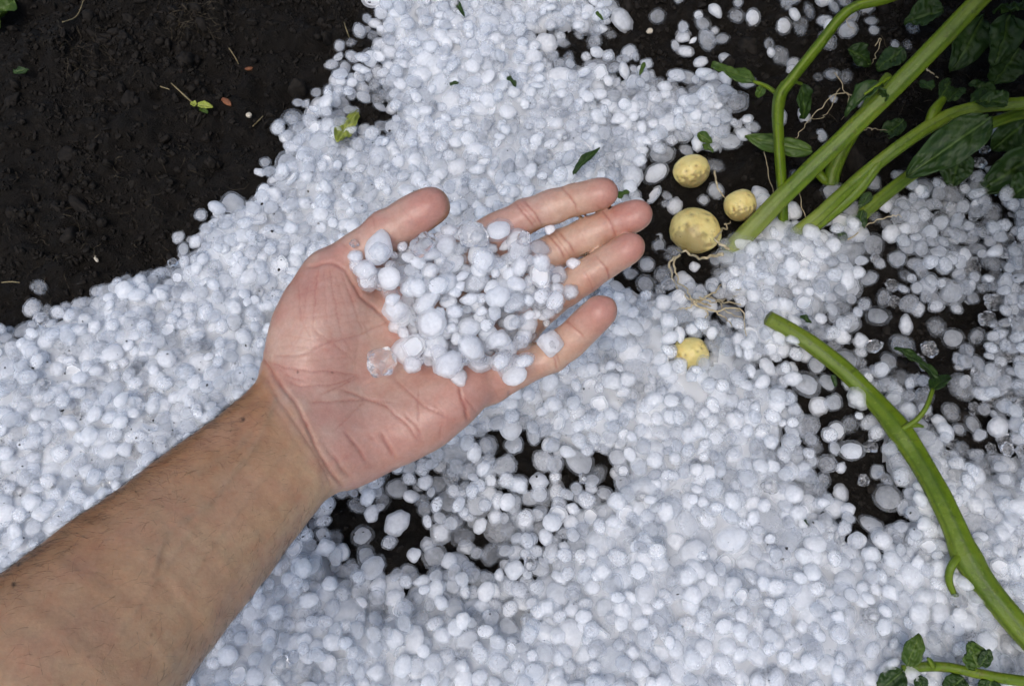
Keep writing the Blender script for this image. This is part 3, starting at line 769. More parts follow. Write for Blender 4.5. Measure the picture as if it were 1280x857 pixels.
def build_hand():
    elbow = J(148, 762, 285) + (J(148, 762, 285) - J(366, 548, 352)) / np.linalg.norm(J(148, 762, 285) - J(366, 548, 352)) * 135
    hint = np.array([q for k in FING for q in FING[k]] + TH + [J(366, 548, 352), elbow, J(268, 643, 320)])
    V, F = surface(hand_sdf, hint, 46, .78)
    V = relax(V, F, 6)
    N = vert_normals(V, F)
    px = PW / 2 + FPX * V[:, 0] / -V[:, 2]; py = PH / 2 - FPX * V[:, 1] / -V[:, 2]
    facing = sstep(.0, .35, N[:, 2])
    disp = np.zeros(len(V)); red = np.zeros(len(V)); vein = np.zeros(len(V)); mole = np.zeros(len(V))
    # broad unevenness of living flesh
    disp += .55 * vnoise(V / 16, 31) + .22 * vnoise(V / 6, 32)
    for pts, w, dep, rd in CREASES:
        pts = wiggle(pts); P = np.array(pts); m = (px > P[:, 0].min() - 14) & (px < P[:, 0].max() + 14) & (py > P[:, 1].min() - 14) & (py < P[:, 1].max() + 14) & (facing > 0)
        if not m.any(): continue
        d = poly_dist(px[m], py[m], pts)
        ends = np.minimum(np.hypot(px[m] - P[0, 0], py[m] - P[0, 1]), np.hypot(px[m] - P[-1, 0], py[m] - P[-1, 1]))
        taper = .35 + .65 * sstep(0, 9, ends)
        g = np.exp(-(d / w) ** 2) * facing[m] * taper
        lip = np.exp(-((d - 2.6 * w) / (1.5 * w)) ** 2) * facing[m] * taper
        disp[m] += -dep * .68 * g + dep * .05 * lip
        red[m] = np.maximum(red[m], rd * np.exp(-(d / (w * .8)) ** 2) * facing[m] * taper)
    for pts, w, s in VEINS:
        d = poly_dist(px, py, pts); g = np.exp(-(d / w) ** 2) * facing; vein = np.maximum(vein, s * g); disp += .7 * s * g
    for x, y, r, s in MOLES: mole = np.maximum(mole, s * np.exp(-(np.hypot(px - x, py - y) / r) ** 4) * facing)
    # palm-side colour against the tanned arm and back of the hand
    wl = np.array([(330, 452), (430, 612)]); wd = wl[1] - wl[0]; wd = wd / np.linalg.norm(wd)
    side = (px - wl[0][0]) * wd[1] - (py - wl[0][1]) * wd[0]               # px past the wrist crease, towards the fingers
    # N away from the lens on the hand means the tanned back
    palmness = sstep(-34, 22, side + 9 * vnoise(V / 7, 33)) * sstep(-.05, .55, N[:, 2] + .12 * vnoise(V / 10, 34))
    def C(r, g, b): return np.array([((c / 255) / 12.92 if c <= 10 else ((c / 255 + .055) / 1.055) ** 2.4) for c in (r, g, b)])
    tan = C(187, 154, 121); tan_d = C(164, 121, 86); pink = C(182, 152, 136); red_c = C(172, 120, 108); pale = C(186, 154, 130); cre = C(138, 62, 46); blue = C(138, 128, 104)
    upd = np.clip(py - (698 - .70 * px), 0, None)            # px below the thumb-side edge of the arm: the inner side is paler
    col = tan[None] + (tan_d - tan)[None] * np.clip(.35 * sstep(-.3, .6, fbm(V / 26, 3, 35)) + np.exp(-(upd / 95) ** 2) * .9, 0, 1)[:, None]
    col = col + (C(178, 135, 108) - col) * (.35 * sstep(-.05, .5, fbm(V / 12, 2, 38)))[:, None]
    pk = pink[None] + (red_c - pink)[None] * (sstep(-.35, .55, fbm(V / 13, 3, 36)) * .55)[:, None]
    def blob(x, y, r): return np.exp(-(np.hypot(px - x, py - y) / r) ** 2)
    fingers = sstep(640, 690, px + .25 * (py - 330)) * sstep(-.2, .4, N[:, 2])
    pk = pk + (pale - pk) * (fingers * .6)[:, None]
    redz = .75 * blob(766, 240, 34) + .8 * blob(806, 268, 36) + .8 * blob(796, 310, 34) + .85 * blob(752, 388, 38) + .85 * blob(540, 256, 40) + .6 * blob(600, 495, 60) + .45 * blob(400, 370, 60) + .5 * blob(470, 570, 60) + .3 * blob(540, 540, 50)
    pk = pk + (red_c - pk) * np.clip(redz, 0, .85)[:, None]
    col = col + (pk - col) * palmness[:, None]
    col = col + (cre - col) * np.clip(red * .68, 0, 1)[:, None]
    col = col + (blue - col) * np.clip(vein * .55, 0, 1)[:, None]
    col = col + (C(52, 30, 20) - col) * mole[:, None]
    V = V + N * disp[:, None]
    W = cam2world(V / 1000)
    base = W[np.argmin(W[:, 2])].copy()
    base = np.array([W[:, 0].mean(), W[:, 1].mean(), W[:, 2].min()])
    me = mesh_from('person', W - base, F)
    point_attr(me, 'skin', np.concatenate([np.clip(col, 0, 1), np.ones((len(V), 1))], 1), 'FLOAT_COLOR')
    o = obj('person', me, M['skin'], loc=base)
    tag(o, 'bare forearm and open upturned palm of a person holding a heap of hailstones', 'person')
    # fine dark arm hair
    arm = np.flatnonzero((side < -14) & (py < 1100))
    px_, py_ = px, py
    up = (py_ - (698 - .70 * px_)); lowr = ((px_ - 233) + (py_ - 857) * .79)
    dens = 1.4 * np.exp(-(np.clip(up, 0, None) / 50) ** 2) + .55 * np.exp(-(np.clip(-lowr, 0, None) / 30) ** 2) + .10
    dens = dens * sstep(-14, -50, side) * (N[:, 2] > -.75)
    pr = dens[arm]; pr = pr / pr.sum()
    pick = rng.choice(arm, 5600, p=pr)
    along = J(366, 548, 352) - J(148, 762, 285); along /= np.linalg.norm(along)
    hv, hf = [], []
    for i in pick:
        n = N[i]; L = random.uniform(3.5, 8.5); t = along * random.uniform(-.5, .3) + np.array([random.gauss(-.4, .2), random.gauss(-.1, .2), random.gauss(0, .12)])
        t = t - n * (t @ n); t /= np.linalg.norm(t); p = V[i] - n * .3; b = np.cross(n, t); r0 = .047
        dirv = n * random.uniform(.3, .6) + t; base_i = len(hv); curl = random.gauss(0, .13)
        for s in range(4):
            rad = r0 * (1 - s / 3.4)
            for a in (0, 2.094, 4.189): hv.append(p + (b * math.cos(a) + n * math.sin(a)) * rad)
            dirv = dirv / np.linalg.norm(dirv); p = p + dirv * L / 3; dirv = dirv - n * .34 + b * curl
        for s in range(3):
            for a in range(3): q = base_i + s * 3; hf.append((q + a, q + (a + 1) % 3, q + 3 + (a + 1) % 3, q + 3 + a))
    hm = mesh_from('hair', cam2world(np.array(hv) / 1000) - base, np.array(hf))
    h = obj('hair', hm, M['hair'], o); h['kind'] = 'stuff'
    return W, F
HANDW, HANDF = build_hand()
print('hand verts', len(HANDW))

# ------------------------------------------------------------------ hail heaped on the palm
HS = .0012
hx0, hy0 = HANDW[:, 0].min() - .02, HANDW[:, 1].min() - .02
hn = (int((HANDW[:, 0].max() + .02 - hx0) / HS) + 1, int((HANDW[:, 1].max() + .02 - hy0) / HS) + 1)
HH = np.full(hn, -1.0)
np.maximum.at(HH, (np.rint((HANDW[:, 0] - hx0) / HS).astype(int), np.rint((HANDW[:, 1] - hy0) / HS).astype(int)), HANDW[:, 2])
for _ in range(1):                                   # close pin holes
    P_ = np.pad(HH, 1, constant_values=-1); nb = np.stack([P_[1 + a:P_.shape[0] - 1 + a, 1 + b:P_.shape[1] - 1 + b] for a in (-1, 0, 1) for b in (-1, 0, 1) if a or b])
    full = (nb > 0).sum(0) >= 5; HH = np.where((HH < 0) & full, np.sort(nb, 0)[-3], HH)
HAND0 = HH.copy()
hand_heap = Heap(hx0, hy0, HS, HH)
_hpx, _hpy, _hd = world2px(HANDW)
_front = {}
for i in np.argsort(-_hd): _front[(int(_hpx[i] // 4), int(_hpy[i] // 4))] = i
def hand_at(px, py):
    k = (int(px // 4), int(py // 4))
    for dx, dy in ((0, 0), (1, 0), (-1, 0), (0, 1), (0, -1), (2, 0), (-2, 0)):
        i = _front.get((k[0] + dx, k[1] + dy))
        if i is not None: return HANDW[i]
    return None
def Z1(pts): return [(310 + .4784 * x, 210 + .4784 * y) for x, y in pts]
HEAP = Z1([(302, 238), (340, 200), (385, 178), (450, 172), (520, 170), (600, 165), (650, 200), (690, 195), (735, 180), (740, 215), (735, 250), (785, 265), (815, 290), (815, 380),
           (790, 415), (715, 450), (705, 500), (710, 545), (685, 550), (640, 500), (600, 500), (555, 530), (510, 515), (440, 515), (420, 490), (410, 440), (380, 390), (375, 335), (325, 290), (300, 258)])
THIN = [Z1([(560, 225)])[0], Z1([(562, 325)])[0], Z1([(480, 245)])[0], Z1([(640, 410)])[0]]
HHAIL, LUMPS = [], []
def drop_hand(px, py, r, kind=None, jitter=.6, tries=6, limit=None, flat=.72):
    s = hand_at(px, py)
    if s is None: return None
    best = None
    for k in range(tries):
        qx = px + random.gauss(0, r * jitter * 2500) * (k > 0); qy = py + random.gauss(0, r * jitter * 2500) * (k > 0); z = s[2] + r * .6; ok = True
        for _ in range(4):
            p = at(qx, qy, z); i = int(round((p[0] - hx0) / HS)); j = int(round((p[1] - hy0) / HS))
            if not (0 <= i < hn[0] and 0 <= j < hn[1]) or HAND0[i, j] < 0: ok = False; break
            zn = hand_heap.rest(p[0], p[1], r, flat)
            if zn is None: ok = False; break
            z = .5 * z + .5 * zn
        if not ok: continue
        x, y = p[0], p[1]; z = zn
        if best is None or z < best[2]: best = (x, y, z)
    if best is None: return None
    x, y, z = best; z -= .2 * r
    base = HAND0[int(round((x - hx0) / HS)), int(round((y - hy0) / HS))]
    if limit is not None and z - base > limit: return None
    hand_heap.settle(x, y, z, r * .86, flat); HHAIL.append((x, y, z, r, -1 if kind is None else kind))
    return len(HHAIL) - 1
hp = np.array(HEAP)
n_try = 0
while n_try < 4200:
    n_try += 1
    px, py = random.uniform(hp[:, 0].min(), hp[:, 0].max()), random.uniform(hp[:, 1].min(), hp[:, 1].max())
    sdp = float(poly_sd(np.array([px]), np.array([py]), HEAP)[0])
    if sdp > -3: continue
    if any(math.hypot(px - q[0], py - q[1]) < 13 for q in THIN) and random.random() < .93: continue
    drop_hand(px, py, min(.0070, max(.0026, random.lognormvariate(math.log(.0039), .26))), limit=.0065 + .0150 * min(1, -sdp / 45))
# stones that stand out in the photograph: zoomed pixel, radius mm, shape index
SPECIAL = [((345, 505), 10.2, 15, 'large clear lumpy melting hailstone alone on the palm beside the heap'),
           ((525, 512), 7.0, 0, 'big greyish round hailstone at the heel edge of the heap on the palm'), ((585, 472), 7.2, 3, 'big flat white hailstone beside the greyish one at the heap edge'),
           ((697, 540), 6.2, 8, 'flat milky hailstone lying last at the root of the little finger'), ((660, 505), 6.0, 10, 'milky hailstone above the last flat one at the little finger root'),
           ((655, 448), 6.3, 4, 'large round hailstone of the heap near the ring finger root'), ((770, 415), 4.6, 2, 'small round bright hailstone at the outer edge of the heap by the ring finger'),
           ((800, 340), 6.0, 11, 'tall milky hailstone at the heap edge across the ring finger'), ((765, 255), 4.8, 1, 'pale hailstone on the middle finger at the heap end'),
           ((850, 248), 3.4, 6, 'small hailstone wedged between the middle and ring fingers'), ((660, 340), 6.4, 5, 'large white hailstone in the middle of the heap toward the fingers'),
           ((480, 405), 7.0, 9, 'broad flat hailstone in the middle of the heap toward the palm heel'), ((437, 318), 5.0, 2, 'round bright hailstone in the heap nearest the palm crease'),
           ((500, 300), 6.2, 12, 'wide milky hailstone behind the round bright one in the heap'), ((460, 205), 9.0, 17, 'large clear lumpy hailstone in the heap below the thumb tip'),
           ((590, 175), 8.4, 16, 'long melted glassy hailstone between the thumb tip and index finger'), ((350, 215), 5.6, 4, 'white hailstone at the thumb side of the heap'),
           ((305, 268), 5.6, 1, 'knobbly white hailstone at the thumb root end of the heap'), ((280, 230), 4.0, 3, 'small round hailstone outermost at the thumb root'), ((277, 196), 3.2, 17, 'tiny clear hailstone outermost above the thumb root'),
           ((378, 352), 4.2, 7, 'pointed hailstone at the palm side of the heap'), ((365, 292), 5.4, 8, 'flat disc hailstone leaning at the thumb root side of the heap'),
           ((525, 160), 4.6, 0, 'round hailstone touching the thumb tip'), ((615, 240), 6.4, 11, 'large milky hailstone over the index finger root'), ((715, 195), 4.8, 16, 'clear lumpy hailstone at the index finger edge of the heap'),
           ((428, 512), 4.6, 5, 'pinkish round hailstone at the corner of the heap nearest the clear one'), ((788, 160), 2.8, 6, 'small hailstone caught between the index and middle fingers'),
           ((795, 462), 2.9, 17, 'tiny clear hailstone melting on the little finger'), ((620, 642), 2.7, 17, 'tiny clear droplet of ice at the outer palm edge'), ((850, 355), 3.0, 16, 'tiny clear hailstone between the ring and little fingers'),
           ((705, 255), 5.2, 2, 'round milky hailstone over the middle finger root')]
SPLABEL = {}
for (zx, zy), rmm, kd, lab in SPECIAL:
    x, y = Z1([(zx, zy)])[0]
    k = drop_hand(x, y, rmm * .86 / 1000, kd, jitter=.15, tries=2, flat=.6)
    if k is not None: SPLABEL[k] = lab
HHAIL = np.array(HHAIL)
print('hand hail', len(HHAIL))

# ------------------------------------------------------------------ which stones show most, and one object each for those
allp = np.concatenate([GHAIL[:, :4], HHAIL[:, :4]]) if len(GHAIL) else HHAIL[:, :4]
ng_ = len(GHAIL)
sx, sy, sdp = world2px(allp[:, :3]); srad = allp[:, 3] * FPX / sdp
BUFW, BUFH = 640, 429
buf = np.full((BUFH, BUFW), -1, int); hm_ = (_hpx > 0) & (_hpx < PW) & (_hpy > 0) & (_hpy < PH)
items = sorted([(d, i) for i, d in enumerate(sdp) if -40 < sx[i] < PW + 40 and -40 < sy[i] < PH + 40], reverse=True)
def paint(i):
    x, y, r = sx[i] / 2, sy[i] / 2, srad[i] / 2 * .93
    x0, x1, y0, y1 = max(0, int(x - r)), min(BUFW, int(x + r) + 2), max(0, int(y - r)), min(BUFH, int(y + r) + 2)
    if x0 >= x1 or y0 >= y1: return
    yy, xx = np.mgrid[y0:y1, x0:x1]; buf[y0:y1, x0:x1][(xx - x) ** 2 + (yy - y) ** 2 <= r * r] = i
for d, i in items:
    if i < ng_: paint(i)
for ddx in (0, 1):
    for ddy in (0, 1): buf[np.clip((_hpy[hm_] / 2).astype(int) + ddy, 0, BUFH - 1), np.clip((_hpx[hm_] / 2).astype(int) + ddx, 0, BUFW - 1)] = -2
for d, i in items:
    if i >= ng_: paint(i)
shown = np.bincount(buf[buf >= 0], minlength=len(allp))
kinds = rng.choice(len(STONES), len(allp), p=STONE_P)
hz = [i for i, q in enumerate(STONES) if q[0] == 'haze']
thin_ = np.zeros(len(allp)); thin_[:ng_] = lattice(COVER, allp[:ng_, 0], allp[:ng_, 1]); thin_[ng_:] = .9
wet = .36 + .16 * sstep(640, 420, sx) + .12 * sstep(300, 120, sy) + .40 * sstep(960, 1080, sx) * sstep(640, 520, sy)
swap = (rng.uniform(0, 1, len(allp)) < np.where(np.arange(len(allp)) >= ng_, .18, np.where(thin_ < .8, .66, np.clip(wet, 0, .6)))); kinds[swap] = rng.choice(hz, swap.sum())
zone = (np.arange(len(allp)) < ng_) & (sx > 1075) & (sy < 600) & (rng.uniform(0, 1, len(allp)) < .75)
kinds[zone] = rng.choice(hz + [15, 17], zone.sum(), p=[.2, .2, .2, .2, .1, .1])
for k in range(len(HHAIL)):
    if HHAIL[k, 4] >= 0: kinds[ng_ + k] = int(HHAIL[k, 4])
spins = spin_for(len(allp)); scl = allp[:, 3:4] * rng.uniform(.92, 1.12, (len(allp), 3))
hand_sel = [i for i in range(ng_, len(allp)) if shown[i] >= 10]
ground_sel = sorted([i for i in range(ng_) if shown[i] > 0], key=lambda i: -shown[i])[:max(0, 300 - len(hand_sel))]
LOOK = {'milky': 'milky round', 'cone': 'milky blunt-pointed', 'disc': 'flat milky', 'shell': 'clear-rimmed white-cored', 'bowl': 'broken cup-shaped', 'clear': 'clear lumpy', 'haze': 'greyish see-through'}
HAND_MARKS = [((480, 265), 'the thumb'), ((400, 330), 'the thumb root'), ((600, 285), 'the gap between thumb and index finger'), ((665, 300), 'the index finger root'), ((690, 340), 'the middle finger'),
              ((690, 400), 'the ring finger'), ((650, 440), 'the little finger root'), ((590, 450), 'the heel side'), ((520, 440), 'the lone clear lump'), ((500, 370), 'the palm crease'), ((590, 370), 'the middle of the heap'), ((550, 330), 'the bare skin gap')]
GROUND_MARKS = [((790, 400), 'the tip of the little finger'), ((863, 442), 'the lowest and smallest potato'), ((862, 290), 'the largest potato'), ((864, 205), 'the topmost potato'), ((930, 262), 'the potato by the stem'),
                ((900, 110), 'the pale notched leaf'), ((436, 158), 'the yellow-green leaf scrap'), ((965, 410), 'the broken stem end'), ((1060, 470), 'the upper bent stem'), ((1150, 570), 'the middle of the bent stem'),
                ((1230, 730), 'the lower bent stem'), ((430, 640), 'the underside of the wrist'), ((1190, 825), 'the corner sprig'), ((1085, 640), 'the hollow beside the bent stem'),
                ((490, 690), 'the dark hollow below the wrist'), ((150, 420), 'the black soil bank'), ((320, 280), 'the soil bank above the thumb'), ((560, 200), 'the thumb tip'), ((790, 215), 'the index fingertip'), ((1190, 200), 'the big dark leaf'),
                ((150, 560), 'the hairy forearm edge'), ((620, 570), 'the outer edge of the palm'), ((700, 790), 'the bottom edge of the picture'), ((330, 790), 'the lower forearm edge'), ((620, 40), 'the top edge of the picture'),
                ((1250, 380), 'the drift behind the bent stem'), ((880, 390), 'the pale root tangle'), ((830, 600), 'the drift below the potatoes'), ((900, 720), 'the brightest drift'), ((700, 130), 'the drift above the index finger')]
ORD = ['largest', 'second largest', 'third largest', 'fourth largest', 'fifth largest', 'sixth largest', 'seventh largest', 'eighth largest', 'ninth largest', 'tenth largest', 'eleventh largest', 'twelfth largest', 'thirteenth largest', 'fourteenth largest', 'fifteenth largest', 'sixteenth largest', 'seventeenth largest', 'eighteenth largest']
def stone_object(i, label, group):
    k = int(kinds[i])
    o = obj('hailstone', OUTER[k], None, None, allp[i, :3], spins[i], scl[i])
    if CORE[k] is not None: obj('cloudy_core', CORE[k], None, o)
    tag(o, label, 'hailstone', group)
cells = {}
for i in hand_sel + ground_sel:
    if i >= ng_ and (i - ng_) in SPLABEL: stone_object(i, SPLABEL[i - ng_], 'hailstones heaped on the open palm'); continue
    marks, where = (HAND_MARKS, 'h') if i >= ng_ else (GROUND_MARKS, 'g')
    m = min(marks, key=lambda q: math.hypot(q[0][0] - sx[i], q[0][1] - sy[i]))[1]
    cells.setdefault((where, m, LOOK[STONES[kinds[i]][0]]), []).append(i)
for (where, m, look), lst in cells.items():
    lst.sort(key=lambda i: -srad[i])
    for n, i in enumerate(lst):
        rank = (ORD[n] + ' ') if len(lst) > 1 and n < len(ORD) else ('smaller ' if n >= len(ORD) else ('only large ' if where == 'g' else ''))
        lab = f'{rank}{look} hailstone of the palm heap near {m}' if where == 'h' else f'{rank}{look} hailstone on the ground by {m}'
        lab = lab.replace('near the middle of the heap', 'at its middle').replace('the gap between thumb and index finger', 'the thumb web').replace('clear-rimmed white-cored', 'clear-rimmed')
        stone_object(i, lab, 'hailstones heaped on the open palm' if where == 'h' else 'larger hailstones lying on the ground')
taken = np.zeros(len(allp), bool); taken[hand_sel + ground_sel] = True
rest = np.flatnonzero(~taken)
gr = rest[rest < ng_]; hr = rest[rest >= ng_]
if len(gr):
    buried = np.array([ground_heap.top(*allp[k, :2]) - allp[k, 2] > .95 * allp[k, 3] for k in gr]) & (shown[gr] < 4); pick = np.where(buried, len(STONES) + gr % 4, kinds[gr])
    o = scatter('hail', allp[gr, :3], spins[gr], scl[gr], pick, JOINED + PLAIN)
    obj('packed_hail', PACKED, M['packed'], o)
    tag(o, 'deep drift of small white hail covering the black soil', 'hail', kind='stuff')
if len(hr):
    o = scatter('hail', allp[hr, :3], spins[hr], scl[hr], kinds[hr], JOINED)
    tag(o, 'small bits of hail packed inside the heap on the palm', 'hail', kind='stuff')

# ------------------------------------------------------------------ potatoes, plants, roots, litter
def top_at(px, py, dz=0.0):
    """point of the hail or soil surface seen at a pixel"""
    z = .01
    for _ in range(5):
        p = at(px, py, z); z = ground_heap.top(p[0], p[1])
    return at(px, py, z + dz)
def soil_at(px, py, dz=0.0):
    z = .01
    for _ in range(5):
        p = at(px, py, z); z = float(soil_h(p[0], p[1]))
    return at(px, py, z + dz)
def spline(pts, n):
    """Catmull-Rom through the points, n samples"""
    P = np.asarray(pts, float); P = np.concatenate([[2 * P[0] - P[1]], P, [2 * P[-1] - P[-2]]]); out = []
    m = len(P) - 3
    for u in np.linspace(0, m - 1e-6, n):
        i = int(u); t = u - i; a, b, c, d = P[i:i + 4]
        out.append(.5 * (2 * b + (c - a) * t + (2 * a - 5 * b + 4 * c - d) * t * t + (3 * b - a - 3 * c + d) * t ** 3))
    return np.array(out)
def tube_mesh(name, pts, radii, sides=12, n=None, ridge=0.0, lump=0.0, seed=0, smooth=True, pale=0.0):
    n = n or max(6, len(pts) * 6)
    Q = spline(np.concatenate([np.asarray(pts, float), np.asarray(radii, float)[:, None]], 1), n); P, Rr = Q[:, :3], Q[:, 3]
    T = np.gradient(P, axis=0); T /= np.linalg.norm(T, axis=1, keepdims=True)
    up = np.array([0, 0, 1.]) if abs(T[0][2]) < .9 else np.array([1., 0, 0])
    V, st, gr_, pl_ = [], [], [], []; N = np.cross(T[0], up); N /= np.linalg.norm(N)
    ang = np.linspace(0, 2 * math.pi, sides, endpoint=False)
    for k in range(n):
        N = N - T[k] * (N @ T[k]); N /= np.linalg.norm(N); Bn = np.cross(T[k], N)
        rg = 1 + ridge * np.cos(3 * ang + .4) + ridge * .4 * np.cos(7 * ang + seed)
        if lump: rg = rg + lump * vnoise(np.stack([np.cos(ang) * 1.3 + seed, np.sin(ang) * 1.3, np.full(sides, k * 16.0 / n)], -1), 50 + seed)
        V.append(P[k] + Rr[k] * rg[:, None] * (np.cos(ang)[:, None] * N + np.sin(ang)[:, None] * Bn))
        tw = .35 * math.sin(k * .06 + seed)
        st.append(np.clip(.5 + .5 * np.cos(3 * ang + .4 + tw), 0, 1) ** 4); gr_.append(np.clip(.5 + .5 * np.cos(7 * ang + seed + 2 * tw), 0, 1) ** 5); pl_.append(np.full(sides, pale * max(0, 1 - k / (n * .22))))
    V = np.concatenate(V); F = []
    for k in range(n - 1):
        for a in range(sides): b = (a + 1) % sides; F.append((k * sides + a, k * sides + b, (k + 1) * sides + b, (k + 1) * sides + a))
    F.append(tuple(range(sides - 1, -1, -1))); F.append(tuple((n - 1) * sides + a for a in range(sides)))
    me = mesh_from(name, V, F); point_attr(me, 'streak', np.concatenate(st)); point_attr(me, 'groove', np.concatenate(gr_)); point_attr(me, 'pale', np.concatenate(pl_)); return me
def leaf_mesh(name, length, width, fold=.35, droop=.25, wave=.06, notch=0.0, seed=0, nu=30, nv=17):
    """an ovate leaf along +x from its stalk, thick, puckered between its veins"""
    V, vein, PN = [], [], []
    for i in range(nu):
        u = i / (nu - 1); w = width * .5 * 1.72 * ((u * .97 + .03) ** .55) * (max(0, 1 - u) ** .62) * (1.12 - .35 * u) * .86 + .0003
        w *= 1 + .035 * math.sin(u * 17 + seed) - (notch * max(0, math.sin(u * 9 + seed)) ** 4)
        for j in range(nv):
            v = j / (nv - 1) * 2 - 1
            x = length * (u + .05 * abs(v) * (1 - u)); y = v * w
            z = fold * abs(y) - droop * length * u * u + wave * width * math.sin(u * 9 + seed + 2 * v) * v * v
            ph = (u * 7.5 - abs(v) * 1.6) % 1.0; side_v = max(0, 1 - abs(ph - .5) * 9) * (abs(v) > .04)
            mid = max(0, 1 - abs(v) * nv * .55)
            z -= .045 * width * (side_v * .8 + mid)
            PN.append((x / length * 8, v * 3.5, seed * 3.3))
            V.append((x, y, z)); vein.append(max(mid, side_v * .55 * (1 - abs(v) * .6)))
    n = nu * nv; th = .0004
    V = np.array(V); V[:, 2] += .08 * width * vnoise(np.array(PN), 61); F = []
    for i in range(nu - 1):
        for j in range(nv - 1):
            a = i * nv + j; F.append((a, a + nv, a + nv + 1, a + 1)); F.append((n + a, n + a + 1, n + a + nv + 1, n + a + nv))
    rim = [j for j in range(nv)] + [i * nv + nv - 1 for i in range(1, nu)] + [(nu - 1) * nv + j for j in range(nv - 2, -1, -1)] + [i * nv for i in range(nu - 2, 0, -1)]
    for a, b in zip(rim, rim[1:] + rim[:1]): F.append((a, b, n + b, n + a))
    me = mesh_from(name, np.concatenate([V, V - np.array([0, 0, th])]), F); point_attr(me, 'vein', np.array(vein * 2)); return me
def aim(o, a, b, roll=0.0):
    """put a part built along +x from a towards b, its face up"""
    d = Vector(b) - Vector(a); x = d.normalized(); z = Vector((0, 0, 1)); y = z.cross(x).normalized(); z = x.cross(y)
    m = Matrix((x, y, z)).transposed().to_4x4() @ Matrix.Rotation(roll, 4, 'X'); m.translation = Vector(a)
    o.matrix_world = m
def add_leaf(parent, a, b, width, mat, roll=0.0, name='leaf', stalk=None, **kw):
    a, b = np.asarray(a, float), np.asarray(b, float); L = float(np.linalg.norm(b - a))
    me = leaf_mesh(name, L, width, **kw); o = obj(name, me, M[mat])
    base = Vector(parent.location) if parent else Vector((0, 0, 0))
    aim(o, Vector(a) - base, Vector(b) - base, roll)
    if parent: o.parent = parent
    return o
def add_tube(parent, name, pts, radii, mat, **kw):
    base = np.array(parent.location) if parent else np.zeros(3)
    return obj(name, tube_mesh(name, np.asarray(pts, float) - base, radii, **kw), M[mat], parent)

# potatoes
PLABEL = ['round new potato topmost of the four, half buried in hail', 'largest pale yellow new potato with brown soil on its underside', 'small brownish potato beside the lower end of the green stem', 'smallest smooth yellow potato lowest of the four, below the root tangle']
for k, (px, py, rad, lift, a) in enumerate(POTATOES):
    p = at(px, py, .01); z = float(soil_h(p[0], p[1])) + lift
    v = ICO4.copy(); off = np.array([7.1 * k, 3.3, 1.7])
    d = 1 + .07 * vnoise(v * 1.3 + off, 41) + .02 * vnoise(v * 4 + off, 42)
    dirt = np.zeros(len(v))
    for e in range(7):                                    # eyes
        q = np.random.default_rng(300 + 17 * k + e).normal(size=3); q[2] = abs(q[2]) + .2; q /= np.linalg.norm(q); ang = np.arccos(np.clip(v @ q, -1, 1))
        d = d - .05 * np.exp(-(ang / .12) ** 2) + .015 * np.exp(-((ang - .24) / .1) ** 2); dirt = np.maximum(dirt, .75 * np.exp(-(ang / .075) ** 2))
    if k == 1: dirt = np.maximum(dirt, .55 * sstep(-.62, -.85, v[:, 1] - .35 * v[:, 2] + .22 * vnoise(v * 6, 43)))
    if k in (0, 2): dirt = np.maximum(dirt, .6 * sstep(-.35, -.6, v[:, 1] + .2 * v[:, 2] + .3 * vnoise(v * 7 + off, 44)))
    me = mesh_from('potato', v * d[:, None] * np.array(rad), ICO4F); point_attr(me, 'dirt', dirt)
    o = obj('potato', me, M['potato'], None, (p[0], p[1], z), (0, 0, a)); tag(o, PLABEL[k], 'potato', 'new potatoes lying exposed in the hail')

# the standing potato plant
base = soil_at(915, 312)
plant = empty('potato_plant', base)
tag(plant, 'potato plant with thick green stems leaning up and away over dark soil', 'plant')
def pz(*t): return [at(x, y, z) for x, y, z in t]
STEM_A = pz((909, 318, .004), (960, 264, .022), (1010, 214, .038), (1070, 156, .058), (1140, 86, .082), (1225, -2, .112), (1330, -112, .15), (1420, -210, .2))
add_tube(plant, 'stem', STEM_A, [.0062, .0058, .0055, .0054, .0053, .0051, .005, .0045], 'stem', sides=36, ridge=.08, lump=.07, seed=1, n=110, pale=.55)
STEM_B = pz((979, 285, .006), (977, 230, .03), (973, 175, .046), (974, 124, .062), (990, 98, .07), (1022, 58, .082), (1062, 12, .098), (1115, -4, .105), (1200, -40, .12))
add_tube(plant, 'stem', STEM_B, [.0030, .0030, .0030, .0035, .0032, .0030, .0028, .0027, .0024], 'stem', sides=24, ridge=.1, lump=.07, seed=2, n=90)
STEM_C = pz((975, 305, .003), (1020, 272, .016), (1070, 226, .028), (1120, 186, .042), (1170, 153, .052), (1215, 135, .06), (1290, 128, .07), (1420, 118, .095))
add_tube(plant, 'stem', STEM_C, [.0046, .0045, .0043, .0042, .0042, .0037, .0036, .0032], 'stem', sides=30, ridge=.1, lump=.07, seed=3, n=90, pale=.4)
add_tube(plant, 'stem', pz((1038, 232, .012), (1041, 214, .017), (1052, 188, .026), (1068, 162, .034), (1088, 128, .042), (1110, 95, .046)), [.0048, .0050, .0046, .0042, .004, .003], 'stem', sides=14, ridge=.05, lump=.05, seed=4, n=36)
STEM_D = pz((1050, 292, .003), (1100, 248, .014), (1150, 210, .025), (1200, 176, .035), (1245, 152, .045), (1300, 140, .05), (1420, 150, .07))
add_tube(plant, 'stem', STEM_D, [.0043, .0042, .0040, .0037, .0034, .0033, .0032], 'stem', sides=26, ridge=.1, lump=.06, seed=5, n=70, pale=.2)
add_tube(plant, 'stem', pz((1010, 292, .010), (1045, 262, .018), (1072, 238, .026), (1096, 208, .036), (1112, 190, .04)), [.0026, .0034, .0033, .0028, .0016], 'stem', sides=12, ridge=.1, lump=.05, seed=6, n=36)
